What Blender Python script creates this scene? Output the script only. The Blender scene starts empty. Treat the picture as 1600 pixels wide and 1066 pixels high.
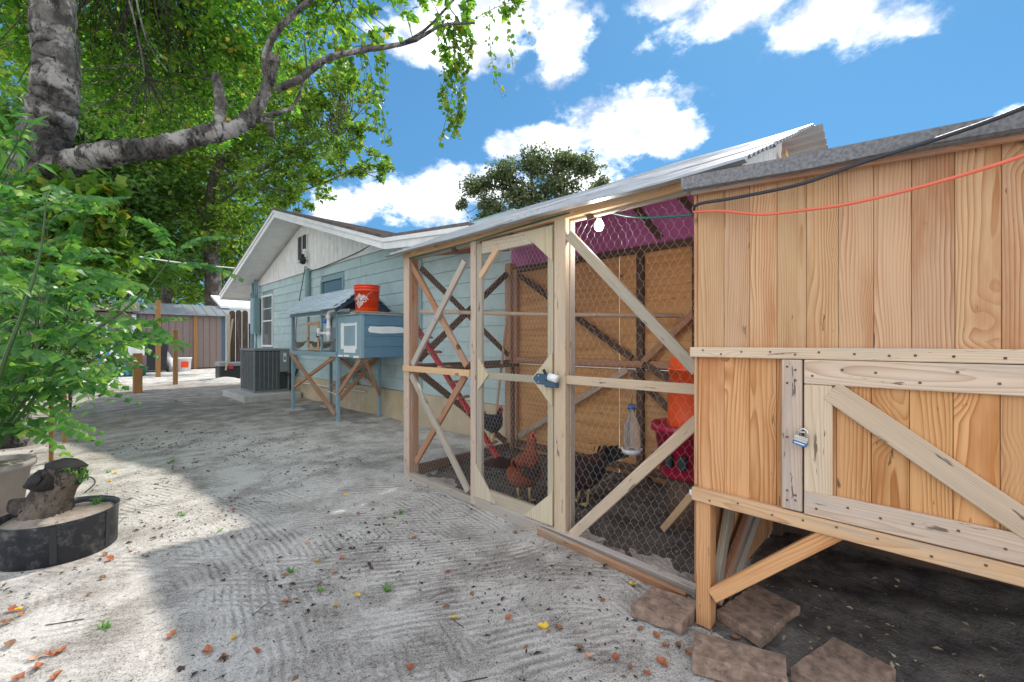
import bpy, math, random
import numpy as np
from mathutils import Vector, Matrix, Quaternion
random.seed(7); RNG = np.random.default_rng(11)
S = bpy.context.scene; COL = S.collection
R = math.radians
# ------------------------------------------------------------------ camera
H = 1.22; FP = 670.0; YAW = 45.8; SA, CA = math.sin(R(YAW)), math.cos(R(YAW))
cam = bpy.data.cameras.new('camera'); co = bpy.data.objects.new('camera', cam); COL.objects.link(co)
co.location = (0, 0, H); co.rotation_euler = (R(90), 0, -R(YAW))
cam.sensor_width = 36; cam.lens = FP/1600*36; cam.shift_y = 2/1600; cam.clip_start = .02; cam.clip_end = 2000
S.camera = co
def at(px, py, d):            # a point at depth d along the sight line
    r = (px-800)/FP*d; u = (535-py)/FP*d
    return Vector((d*SA+r*CA, d*CA-r*SA, H+u))
def _k(px): k = (px-800)/FP; return SA+k*CA, CA-k*SA
def onX(px, py, X): kx, ky = _k(px); return at(px, py, X/kx)
def onY(px, py, Y): kx, ky = _k(px); return at(px, py, Y/ky)
def onZ(px, py, z=0.0): return at(px, py, (H-z)*FP/(py-535))
# ------------------------------------------------------------------ light and sky
SUNV = Vector((.86, .15, 1)).normalized()
EL = math.asin(SUNV.z); AZ = math.atan2(SUNV.x, SUNV.y)
sun = bpy.data.lights.new('sun', 'SUN'); sun.energy = 2.0; sun.angle = R(1.4); sun.color = (1, .93, .82)
so = bpy.data.objects.new('sun', sun); COL.objects.link(so); so.rotation_euler = (-SUNV).to_track_quat('-Z', 'Y').to_euler()
S.view_settings.view_transform = 'Standard'; S.view_settings.look = 'None'
S.view_settings.exposure = 1.24; S.view_settings.gamma = 1; S.view_settings.use_curve_mapping = False
S.cycles.use_denoising = True; S.cycles.max_bounces = 5; S.cycles.diffuse_bounces = 4; S.cycles.glossy_bounces = 2; S.cycles.transmission_bounces = 4; S.cycles.transparent_max_bounces = 4
S.cycles.sample_clamp_indirect = 8
W = bpy.data.worlds.new('World'); S.world = W; W.use_nodes = True
class NT:
    def __init__(s, tree): s.t = tree; s.n = tree.nodes; s.l = tree.links
    def new(s, typ, ins=None, **kw):
        nd = s.n.new(typ)
        for k, v in kw.items(): setattr(nd, k, v)
        for k, v in (ins or {}).items(): s.set(nd.inputs[k], v)
        return nd
    def set(s, sock, v):
        if isinstance(v, bpy.types.NodeSocket): s.l.new(v, sock)
        elif isinstance(v, bpy.types.Node): s.l.new(v.outputs[0], sock)
        else:
            if sock.type == 'RGBA' and len(v) == 3: v = (*v, 1)
            sock.default_value = v
    def math(s, op, a, b=0.0, clamp=False): return s.new('ShaderNodeMath', {0: a, 1: b}, operation=op, use_clamp=clamp).outputs[0]
    def vmath(s, op, a, b=(0,0,0), out=0): return s.new('ShaderNodeVectorMath', {0: a, 1: b}, operation=op).outputs[out]
    def map(s, v, a, b, c=0.0, d=1.0, smooth=True):
        nd = s.new('ShaderNodeMapRange', {0: v, 1: a, 2: b, 3: c, 4: d}); nd.interpolation_type = 'SMOOTHSTEP' if smooth else 'LINEAR'; return nd.outputs[0]
    def mix(s, f, a, b, mode='MIX'):
        nd = s.new('ShaderNodeMix', data_type='RGBA', blend_type=mode); s.set(nd.inputs[0], f); s.set(nd.inputs[6], a); s.set(nd.inputs[7], b); return nd.outputs[2]
    def noise(s, vec, scale, detail=3, rough=.55, out=0, dist=0.0):
        return s.new('ShaderNodeTexNoise', {'Vector': vec, 'Scale': scale, 'Detail': detail, 'Roughness': rough, 'Distortion': dist}).outputs[out]
    def ramp(s, v, stops):
        nd = s.new('ShaderNodeValToRGB', {0: v}); e = nd.color_ramp.elements
        while len(e) < len(stops): e.new(.5)
        for q, (p, c) in zip(e, stops): q.position = p; q.color = (*c, 1)
        return nd.outputs[0]
    def comb(s, x, y, z): return s.new('ShaderNodeCombineXYZ', {0: x, 1: y, 2: z}).outputs[0]
    def sep(s, v): return s.new('ShaderNodeSeparateXYZ', {0: v}).outputs
wt = NT(W.node_tree); W.node_tree.nodes.clear()
sky = wt.new('ShaderNodeTexSky'); sky.sky_type = 'NISHITA'; sky.sun_disc = False
sky.sun_elevation = EL; sky.sun_rotation = AZ; sky.air_density = 1.0; sky.dust_density = .3; sky.ozone_density = 2.0; sky.altitude = 0
dirv = wt.vmath('NORMALIZE', wt.new('ShaderNodeTexCoord').outputs['Generated'])
clouds = [(760,28,175,75),(870,62,62,52),(670,58,95,48),(965,206,110,52),(1052,214,50,40),(848,212,52,40),(782,228,40,26),
          (640,318,150,42),(765,296,110,40),(905,268,90,42),(545,338,70,30),(1150,16,150,34),(1300,14,130,40),(1382,44,72,38),(1050,8,70,25),(1610,190,40,26)]
blob = None
for (px, py, hw, hh) in clouds:
    v = at(px, py, 1.0)-Vector((0, 0, H)); L = v.length; c = v/L
    # the horizontal size is taken across the sight line, the vertical size along world Z
    e = wt.vmath('MULTIPLY', wt.vmath('SUBTRACT', dirv, tuple(c)), (FP*L/hw, FP*L/hw, FP*L*1.0/hh))
    b = wt.math('SUBTRACT', 1.0, wt.vmath('LENGTH', e, out=1))
    blob = b if blob is None else wt.math('MAXIMUM', blob, b)
n1 = wt.noise(wt.vmath('MULTIPLY', dirv, (1, 1, 1.6)), 9.0, 9, .62)
n2 = wt.noise(wt.vmath('MULTIPLY', dirv, (1, 1, 2.2)), 2.6, 4, .55)
behind = wt.map(wt.vmath('DOT_PRODUCT', dirv, (SA, CA, .25), out=1), .45, .2)          # unseen cloud outside the view, thickened to add fill light
puff = wt.math('ADD', wt.math('MAXIMUM', blob, wt.math('SUBTRACT', wt.math('MULTIPLY', wt.math('SUBTRACT', n2, .34), 5.0), wt.math('MULTIPLY', wt.math('SUBTRACT', 1.0, behind), 4.0))),
               wt.math('MULTIPLY', wt.math('SUBTRACT', n1, .5), 2.9))
cm = wt.map(puff, -.02, .70)
shade = wt.map(wt.noise(wt.vmath('MULTIPLY', dirv, (1, 1, 2.0)), 7.5, 6, .6), .36, .66)
ccol = wt.mix(shade, (2.5, 2.7, 3.15), (7.8, 7.8, 7.8))
skyc = wt.mix(1.0, sky.outputs[0], (.143, .283, .343), 'MULTIPLY')
skyc = wt.mix(.45, skyc, (.46, 1.25, 2.39))       # one constant blue mixed in to lighten the zenith
wcol = wt.mix(cm, skyc, ccol)
bg = wt.new('ShaderNodeBackground', {'Color': wcol, 'Strength': 0.15})
wo = wt.new('ShaderNodeOutputWorld', {'Surface': bg.outputs[0]})
# ------------------------------------------------------------------ objects
def WM(o):                     # world matrix without waiting for a depsgraph update
    m = o.matrix_basis.copy()
    return WM(o.parent) @ o.matrix_parent_inverse @ m if o.parent else m
def link(name, me, parent=None, loc=None, rot=None):
    o = bpy.data.objects.new(name, me); COL.objects.link(o)
    if parent is not None: o.parent = parent; o.matrix_parent_inverse = WM(parent).inverted()
    if loc is not None: o.location = loc
    if rot is not None: o.rotation_euler = rot
    return o
def tag(o, label, cat=None, group=None, kind=None):
    if label: o['label'] = label
    if cat: o['category'] = cat
    if group: o['group'] = group
    if kind: o['kind'] = kind
    return o
def thing(name, label, cat, loc=(0,0,0), group=None, rz=0):
    o = link(name, None, None, loc, (0, 0, rz)); o.empty_display_size = .1
    tag(o, label, cat, group); bpy.context.view_layer.update(); return o
def mesh(name, v, f, mat, smooth=False):
    me = bpy.data.meshes.new(name); me.from_pydata([tuple(q) for q in v], [], f); me.update()
    if mat: me.materials.append(mat)
    if smooth: me.polygons.foreach_set('use_smooth', [True]*len(me.polygons))
    return me
def off(parent): return Vector()        # parts are given in world coordinates
def part(name, v, f, mat, parent=None, smooth=False):
    """mesh in world coordinates, origin at its middle; parents are unrotated"""
    A = np.array([tuple(q) for q in v], float); c = (A.min(0)+A.max(0))/2
    me = mesh(name, A-c, f, mat, smooth)
    return link(name, me, parent, Vector(c)-(off(parent) if parent else Vector()))
BV = [(-1,-1,-1),(1,-1,-1),(1,1,-1),(-1,1,-1),(-1,-1,1),(1,-1,1),(1,1,1),(-1,1,1)]
BF = [(0,3,2,1),(4,5,6,7),(0,1,5,4),(1,2,6,5),(2,3,7,6),(3,0,4,7)]
def cham(w, t, l, b):
    """chamfered box along local z"""
    v, f = [], []
    a, c, e = w/2, t/2, l/2
    prof = [(-a+b,-c),(a-b,-c),(a,-c+b),(a,c-b),(a-b,c),(-a+b,c),(-a,c-b),(-a,-c+b)]
    ins = [(x*(1-b/a*.9), y*(1-b/c*.9)) for x, y in prof]
    for z, pr in ((-e, ins), (-e+b, prof), (e-b, prof), (e, ins)): v += [(x, y, z) for x, y in pr]
    for k in range(3):
        for i in range(8): j = (i+1) % 8; f.append((k*8+i, k*8+j, k*8+8+j, k*8+8+i))
    f += [tuple(range(7, -1, -1)), tuple(range(24, 32))]
    return v, f
def beam(name, p0, p1, w, t, face, mat, parent=None, b=.003):
    """plank from p0 to p1: width w across, thickness t along 'face' (the way its broad side looks); grain runs along local z"""
    p0, p1, face = Vector(p0), Vector(p1), Vector(face)
    z = (p1-p0).normalized(); y = (face-z*face.dot(z)).normalized(); x = y.cross(z)
    v, f = cham(w, t, (p1-p0).length, min(b, w*.2, t*.2))
    o = link(name, mesh(name, v, f, mat), parent)
    M = Matrix((x, y, z)).transposed(); o.rotation_mode = 'QUATERNION'; o.rotation_quaternion = M.to_quaternion()
    o.location = (p0+p1)/2-(off(parent) if parent else Vector())
    return o
def box(name, x0, x1, y0, y1, z0, z1, mat, parent=None, b=.004):
    return beam(name, ((x0+x1)/2, (y0+y1)/2, z0), ((x0+x1)/2, (y0+y1)/2, z1), y1-y0, x1-x0, (1, 0, 0), mat, parent, b)
def tube_vf(pts, rad, n=8, cap=True, v=None, f=None):
    v = [] if v is None else v; f = [] if f is None else f
    pts = [Vector(p) for p in pts]; k = len(pts)
    rad = [rad]*k if not hasattr(rad, '__len__') else rad
    base = len(v); ref = None
    for i, p in enumerate(pts):
        d = (pts[min(i+1, k-1)]-pts[max(i-1, 0)]).normalized()
        if ref is None: ref = d.orthogonal().normalized()
        ref = (ref-d*ref.dot(d)).normalized(); s = d.cross(ref)
        for j in range(n):
            a = 2*math.pi*j/n; v.append(p+(ref*math.cos(a)+s*math.sin(a))*rad[i])
    for i in range(k-1):
        for j in range(n):
            q = (j+1) % n; f.append((base+i*n+j, base+i*n+q, base+i*n+n+q, base+i*n+n+j))
    if cap: f.append(tuple(base+j for j in range(n-1, -1, -1))); f.append(tuple(base+(k-1)*n+j for j in range(n)))
    return v, f
def tube(name, pts, rad, mat, parent=None, n=8):
    v, f = tube_vf(pts, rad, n); return part(name, v, f, mat, parent, True)
def smooth_path(pts, n=8):
    P = [Vector(p) for p in pts]; out = []
    for i in range(len(P)-1):
        a, b, c, d = P[max(i-1, 0)], P[i], P[i+1], P[min(i+2, len(P)-1)]
        for k in range(n):
            t = k/n; out.append(.5*((2*b)+(c-a)*t+(2*a-5*b+4*c-d)*t*t+(3*b-a-3*c+d)*t**3))
    out.append(P[-1]); return out
def lathe_vf(prof, c, n=24, v=None, f=None):
    v = [] if v is None else v; f = [] if f is None else f; base = len(v); k = len(prof)
    for r, z in prof:
        for j in range(n): a = 2*math.pi*j/n; v.append((c[0]+r*math.cos(a), c[1]+r*math.sin(a), c[2]+z))
    for i in range(k-1):
        for j in range(n): q = (j+1) % n; f.append((base+i*n+j, base+i*n+q, base+i*n+n+q, base+i*n+n+j))
    return v, f
def lathe(name, prof, c, mat, parent=None, n=24, smooth=True):
    v, f = lathe_vf(prof, c, n); return part(name, v, f, mat, parent, smooth)
def prism(name, poly, d, mat, parent=None):
    """flat polygon of 3-D points thickened by vector d"""
    n = len(poly); d = Vector(d); P = [Vector(p) for p in poly]; v = P+[p+d for p in P]
    f = [tuple(range(n-1, -1, -1)), tuple(range(n, 2*n))]+[(i, (i+1) % n, n+(i+1) % n, n+i) for i in range(n)]
    return part(name, v, f, mat, parent)
def loft_vf(rings, n=12, v=None, f=None):
    """rings: (centre, axis-u radius vector, axis-v radius vector)"""
    v = [] if v is None else v; f = [] if f is None else f; base = len(v)
    for c, u, w in rings:
        c, u, w = Vector(c), Vector(u), Vector(w)
        for j in range(n): a = 2*math.pi*j/n; v.append(c+u*math.cos(a)+w*math.sin(a))
    k = len(rings)
    for i in range(k-1):
        for j in range(n): q = (j+1) % n; f.append((base+i*n+j, base+i*n+q, base+i*n+n+q, base+i*n+n+j))
    f += [tuple(base+j for j in range(n-1, -1, -1)), tuple(base+(k-1)*n+j for j in range(n))]
    return v, f
def bigmesh(name, V, F, mat, parent=None, smooth=False):
    """numpy arrays: V (n,3), F (m,k) all faces alike"""
    me = bpy.data.meshes.new(name); m, k = F.shape
    me.vertices.add(len(V)); me.vertices.foreach_set('co', np.asarray(V, np.float32).ravel())
    me.loops.add(m*k); me.loops.foreach_set('vertex_index', F.astype(np.int32).ravel())
    me.polygons.add(m); me.polygons.foreach_set('loop_start', np.arange(0, m*k, k, dtype=np.int32))
    if smooth: me.polygons.foreach_set('use_smooth', np.ones(m, bool))
    me.update(calc_edges=True); me.materials.append(mat)
    return link(name, me, parent)
def wire_vf(edges, r):
    """3-sided prisms for many straight wires; edges (m,2,3)"""
    A, B = edges[:, 0], edges[:, 1]; d = B-A; d = d/np.linalg.norm(d, axis=1, keepdims=True)
    ref = np.where(np.abs(d[:, 2:3]) < .9, np.array([[0, 0, 1.]]), np.array([[1., 0, 0]]))
    s = np.cross(d, ref); s /= np.linalg.norm(s, axis=1, keepdims=True); t = np.cross(d, s)
    V = np.zeros((len(A), 6, 3))
    for k in range(3):
        a = 2*math.pi*k/3; o = (s*math.cos(a)+t*math.sin(a))*r; V[:, k] = A+o; V[:, k+3] = B+o
    F = np.array([[0,1,4,3],[1,2,5,4],[2,0,3,5]])[None]+np.arange(len(A))[:, None, None]*6
    return V.reshape(-1, 3), F.reshape(-1, 4)
def hexwire(name, P0, U, w, h, s, mat, parent, r=.0009, bulge=.012):
    """hexagonal netting filling a w x h field from P0 along U and up"""
    U = Vector(U).normalized(); N = U.cross(Vector((0, 0, 1)))
    nx, nz = int(w/s)+2, int(h/(s*.866))+2; E = []
    tw, hz = s*.30, s*.866
    for i in range(-1, nx):
        for j in range(-1, nz):
            x = i*s+(s/2 if j % 2 else 0); z = j*hz
            a, b = (x, z), (x, z+tw); E += [(a, b), (b, (x+s/2, z+hz)), (b, (x-s/2, z+hz))]
    out = []
    for a, b in E:
        if min(a[0], b[0]) < 0 or max(a[0], b[0]) > w or min(a[1], b[1]) < 0 or max(a[1], b[1]) > h: continue
        out.append((a, b))
    E = np.array(out)
    def to3(q):
        wob = bulge*np.sin(q[:, 0]*5.1+q[:, 1]*2.3)+bulge*.6*np.sin(q[:, 1]*7.7-q[:, 0]*3.1)
        jx = q[:, 0]+.003*np.sin(q[:, 1]*23+q[:, 0]*31); jz = q[:, 1]+.003*np.sin(q[:, 0]*19+q[:, 1]*13)
        return np.array(P0)[None]+jx[:, None]*np.array(U)[None]+jz[:, None]*np.array([[0, 0, 1.]])+wob[:, None]*np.array(N)[None]
    V, F = wire_vf(np.stack([to3(E[:, 0]), to3(E[:, 1])], 1), r)
    o = bigmesh(name, V, F, mat, parent); o['kind'] = 'stuff'; return o
def copy_tree(o, parent=None):
    c = o.copy(); COL.objects.link(c); c.parent = parent
    for ch in o.children: copy_tree(ch, c)
    return c
# ------------------------------------------------------------------ materials
def material(name):
    m = bpy.data.materials.new(name); m.use_nodes = True; t = NT(m.node_tree)
    return m, t, t.n['Principled BSDF']
def obj_coord(t, rnd=True):
    c = t.new('ShaderNodeTexCoord').outputs['Object']
    if not rnd: return c
    r = t.new('ShaderNodeObjectInfo').outputs['Random']
    return t.vmath('ADD', c, t.comb(t.math('MULTIPLY', r, 13.7), t.math('MULTIPLY', r, 37.1), t.math('MULTIPLY', r, 71.3)))
def plain(name, col, rough=.6, metal=0.0, var=.18, scale=9, bump=.15, spec=.4, dirt=None, island=False):
    m, t, p = material(name); c = obj_coord(t)
    n = t.noise(c, scale, 6, .62); n2 = t.noise(c, scale*11, 3, .6)
    k = t.math('ADD', t.math('MULTIPLY', t.map(n, .25, .75), var*2), t.math('ADD', 1-var, t.math('MULTIPLY', n2, var*.5)))
    colr = t.mix(1.0, col, t.comb(k, k, k), 'MULTIPLY')
    if dirt: colr = t.mix(t.math('MULTIPLY', t.map(t.noise(c, scale*.7, 8, .7), .5, .7), dirt[1]), colr, dirt[0])
    t.set(p.inputs['Base Color'], colr); p.inputs['Metallic'].default_value = metal
    t.set(p.inputs['Roughness'], t.map(n, .2, .8, max(rough-.1, .05), min(rough+.1, 1))); p.inputs['Specular IOR Level'].default_value = spec
    if bump: t.set(p.inputs['Normal'], t.new('ShaderNodeBump', {'Strength': bump, 'Distance': .01, 'Height': n2}).outputs[0])
    return m
def wood(name, light, dark, ring=.011, knot=.78, grey=0.0, greycol=(.42,.38,.33), rough=.7, paint=None, contrast=1.0, stain=.35, streak=.73, warp=.055):
    m, t, p = material(name)
    c = t.new('ShaderNodeTexCoord').outputs['Object']; r = t.new('ShaderNodeObjectInfo').outputs['Random']
    r2 = t.math('FRACT', t.math('MULTIPLY', r, 17.31)); r3 = t.math('FRACT', t.math('MULTIPLY', r, 91.7))
    q = t.vmath('ADD', c, t.comb(t.math('MULTIPLY', t.math('SUBTRACT', r, .5), .14), t.math('ADD', .025, t.math('MULTIPLY', r2, .07)), t.math('MULTIPLY', r3, 40.0)))
    dn = t.noise(t.vmath('MULTIPLY', q, (4, 4, .75)), 1.0, 3, .5, out=1)
    q2 = t.vmath('ADD', t.vmath('MULTIPLY', q, (1, 1, 0.0)), t.vmath('MULTIPLY', t.vmath('SUBTRACT', dn, (.5, .5, .5)), (warp*1.6, warp*1.6, warp)))
    # knots bend the grain round themselves
    kv = t.vmath('MULTIPLY', q, (5.5, 0.0, 3.6)); vor = t.new('ShaderNodeTexVoronoi', {'Vector': kv, 'Scale': 1.0})
    kon = t.math('GREATER_THAN', t.sep(vor.outputs['Color'])[0], knot); kd = vor.outputs['Distance']
    bend = t.math('MULTIPLY', t.map(kd, .42, .0), t.math('MULTIPLY', kon, .03))
    rad = t.math('ADD', t.vmath('LENGTH', q2, out=1), bend)
    ph = t.math('FRACT', t.math('ADD', t.math('DIVIDE', rad, ring), t.math('MULTIPLY', t.noise(t.vmath('MULTIPLY', q, (30, 30, 1.0)), 1.0, 2), .5)))
    ringv = t.math('MULTIPLY', t.math('POWER', ph, 2.4), t.map(ph, 1.0, .93))
    ringv = t.math('MULTIPLY', ringv, t.map(t.noise(t.vmath('MULTIPLY', q, (9, 9, .9)), 1.0, 3), .3, .66, .25, contrast))
    fib = t.noise(t.vmath('MULTIPLY', q, (260, 260, 5)), 1.0, 3, .6)
    col = t.mix(ringv, light, dark)
    col = t.mix(t.math('MULTIPLY', t.map(t.noise(t.vmath('MULTIPLY', q, (7, 7, 1.4)), 1.0, 4, .6), .45, .75), stain), col, dark)
    if grey:
        g = t.map(t.noise(t.vmath('MULTIPLY', q, (14, 14, 1.6)), 1.0, 6, .7), .62-grey*.5, .78-grey*.3)
        col = t.mix(t.math('MULTIPLY', g, .9), col, greycol)
    kn = t.math('MULTIPLY', t.map(kd, .13, .07), kon)
    krim = t.math('MULTIPLY', kn, t.map(t.math('FRACT', t.math('MULTIPLY', kd, 38.0)), .2, .9, .65, 1.0))
    col = t.mix(krim, col, tuple(x*.33 for x in dark))
    val = t.math('ADD', t.math('ADD', .84, t.math('MULTIPLY', r2, .22)), t.math('MULTIPLY', t.math('SUBTRACT', fib, .5), .35))
    col = t.mix(1.0, col, t.comb(val, val, t.math('MULTIPLY', val, t.math('ADD', .92, t.math('MULTIPLY', r3, .14)))), 'MULTIPLY')
    # nail heads and small dark streaks
    st = t.map(t.noise(t.vmath('MULTIPLY', q, (55, 55, 8)), 1.0, 3, .6), streak, streak+.05)
    col = t.mix(t.math('MULTIPLY', st, .75), col, (.05, .035, .025))
    if paint: col = t.mix(t.map(t.noise(t.vmath('MULTIPLY', q, (30, 30, 5)), 1.0, 6, .7), .30, .36), col, paint)
    t.set(p.inputs['Base Color'], col); p.inputs['Roughness'].default_value = rough; p.inputs['Specular IOR Level'].default_value = .3
    t.set(p.inputs['Normal'], t.new('ShaderNodeBump', {'Strength': .35, 'Distance': .002, 'Height': fib}).outputs[0])
    return m
def leafmat(name, stops, trans=.45, rough=.45, tboost=1.5):
    m, t, p = material(name)
    g = t.new('ShaderNodeNewGeometry'); rnd = g.outputs['Random Per Island']
    col = t.ramp(rnd, stops)
    t.set(p.inputs['Base Color'], col); p.inputs['Roughness'].default_value = rough; p.inputs['Specular IOR Level'].default_value = .35
    tr = t.new('ShaderNodeBsdfTranslucent', {'Color': t.mix(1.0, col, (tboost*.95, tboost*1.15, tboost*.6), 'MULTIPLY')})
    mx = t.new('ShaderNodeMixShader', {0: trans}); t.l.new(p.outputs[0], mx.inputs[1]); t.l.new(tr.outputs[0], mx.inputs[2])
    t.l.new(mx.outputs[0], t.n['Material Output'].inputs[0]); return m
def glass(name, tint=(.06,.075,.08)):
    m, t, p = material(name); t.set(p.inputs['Base Color'], tint); p.inputs['Roughness'].default_value = .06; p.inputs['Specular IOR Level'].default_value = .7; return m
M = {}
M['cedar'] = wood('cedar', (.64,.415,.245), (.42,.18,.07), ring=.0075, knot=.64, contrast=1.5, stain=.95, streak=.68)
M['cedar_low'] = wood('cedar_orange', (.68,.375,.175), (.43,.17,.05), ring=.0085, knot=.62, contrast=1.5, stain=.95, streak=.68)
M['lumber'] = wood('weathered_lumber', (.66,.52,.40), (.42,.28,.185), ring=.0065, knot=.80, grey=.3, greycol=(.50,.43,.37), streak=.655)
M['lumber_warm'] = wood('warm_lumber', (.66,.44,.26), (.44,.22,.10), ring=.006, knot=.8, grey=.2, streak=.67)
M['lumber_red'] = wood('reddish_lumber', (.50,.27,.16), (.30,.13,.06), ring=.006, knot=.82, grey=.3, streak=.67)
M['lumber_grey'] = wood('grey_lumber', (.52,.45,.36), (.30,.23,.16), ring=.0065, knot=.82, grey=.6, streak=.66)
M['lumber_dark'] = wood('dark_lumber', (.16,.10,.07), (.07,.045,.035), ring=.008, knot=.88)
M['plywood'] = wood('plywood', (.76,.42,.18), (.52,.235,.08), ring=.06, knot=.74, contrast=.6, stain=.7, streak=.68)
M['gusset'] = wood('pale_plywood', (.60,.52,.38), (.44,.35,.22), ring=.02, knot=.97, grey=.2)
M['post_brown'] = wood('brown_post', (.36,.19,.07), (.22,.10,.035), ring=.009, knot=.9)
M['fence'] = wood('old_fence', (.10,.07,.05), (.05,.038,.03), ring=.009, knot=.85, grey=.2, greycol=(.2,.175,.15))
M['purple'] = plain('purple_paint', (.56,.17,.41), .55, var=.10, scale=5)
M['white_wood'] = wood('white_painted_wood', (.62,.60,.55), (.45,.42,.38), ring=.01, knot=.98, paint=(.70,.70,.68))
M['teal'] = plain('teal_paint', (.46,.59,.595), .6, var=.10, scale=3, bump=.2, dirt=((.30,.35,.345), .5))
M['teal_dark'] = plain('teal_trim', (.24,.37,.39), .55, var=.08)
M['white'] = plain('white_paint', (.80,.81,.81), .55, var=.07, scale=4, dirt=((.45,.45,.43), .3))
M['white_gable'] = plain('gable_paint', (.80,.80,.77), .65, var=.10, scale=4, dirt=((.42,.41,.38), .35))
M['concrete'] = plain('concrete', (.48,.47,.44), .85, var=.14, scale=6, bump=.4)
M['foundation'] = plain('tan_foundation', (.52,.42,.28), .85, var=.16, scale=3, bump=.4, dirt=((.62,.60,.55), .5))
M['shingle'] = plain('roof_shingle', (.15,.125,.115), .9, var=.35, scale=14, bump=.6)
M['blue'] = plain('blue_paint', (.115,.225,.315), .5, var=.08, scale=6)
M['blue_light'] = plain('blue_roof_paint', (.50,.59,.66), .55, var=.12, scale=7)
M['blue_grey'] = plain('blue_grey_paint', (.24,.36,.42), .5, var=.08, scale=6)
M['blue_dark'] = plain('dark_blue_paint', (.05,.10,.16), .5, var=.1)
M['smear'] = plain('white_filler', (.80,.82,.82), .7, var=.06)
M['orange'] = plain('orange_plastic', (.80,.06,.012), .35, var=.06, spec=.5)
M['orange_dark'] = plain('faded_orange_plastic', (.82,.10,.02), .35, var=.06)
M['red_plastic'] = plain('dark_red_plastic', (.38,.012,.05), .35, var=.1)
M['red_paint'] = plain('red_paint', (.48,.03,.05), .5, var=.15, dirt=((.3,.2,.15), .5))
M['ac'] = plain('grey_cabinet', (.23,.25,.26), .5, var=.06)
M['ac_dark'] = plain('coil', (.045,.048,.05), .6, var=.2)
M['black'] = plain('black_plastic', (.022,.024,.028), .45, var=.2)
M['black_pot'] = plain('scuffed_black_plastic', (.030,.033,.042), .5, var=.25, scale=20, dirt=((.26,.255,.25), .6))
M['pot'] = plain('grey_pot', (.29,.265,.25), .75, var=.12)
M['metal'] = plain('galvanised', (.52,.53,.54), .38, .85, var=.12, bump=.08)
M['steel'] = plain('steel', (.62,.62,.60), .25, .9, var=.1, bump=.05)
M['wire'] = plain('netting_wire', (.50,.50,.47), .45, .25, var=.1, bump=0)
M['roofing'] = plain('rolled_roofing', (.33,.335,.35), .95, var=.4, scale=90, bump=.9)
M['pvc'] = plain('white_pvc', (.80,.80,.78), .35, var=.05)
M['bark'] = None
M['glass'] = glass('window_glass', (.10,.115,.12)); M['dark'] = plain('dark_interior', (.03,.032,.036), .7)
M['brown_panel'] = plain('brown_metal', (.20,.155,.14), .5, var=.08)
M['brown_wall'] = plain('brown_wall', (.26,.215,.185), .7, var=.1)
M['grey_roof'] = plain('grey_metal_roof', (.27,.30,.33), .4, .3, var=.1)
M['bluefab'] = plain('blue_webbing', (.05,.16,.42), .6, var=.2); M['green_pl'] = plain('green_plastic', (.02,.22,.10), .45)
M['cord_red'] = plain('orange_cord', (.78,.17,.10), .4, var=.06); M['cord_black'] = plain('black_cable', (.035,.04,.05), .45, var=.1)
M['cord_green'] = plain('green_cord', (.03,.14,.12), .45)
M['brick'] = plain('concrete_paver', (.38,.265,.20), .9, var=.45, scale=26, bump=1.0, dirt=((.12,.10,.09), .8))
M['feather_red'] = plain('chestnut_feathers', (.23,.06,.025), .7, var=.4, scale=40, bump=.8)
M['feather_dark'] = plain('dark_feathers', (.055,.028,.028), .6, var=.5, scale=40, bump=.8)
M['feather_black'] = plain('black_feathers', (.018,.018,.026), .5, var=.4, scale=40, bump=.8)
M['comb'] = plain('red_comb', (.62,.03,.07), .5, var=.1); M['beak'] = plain('horn', (.55,.40,.18), .5)
M['quail'] = plain('quail_feathers', (.20,.14,.09), .7, var=.5, scale=60)
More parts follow.
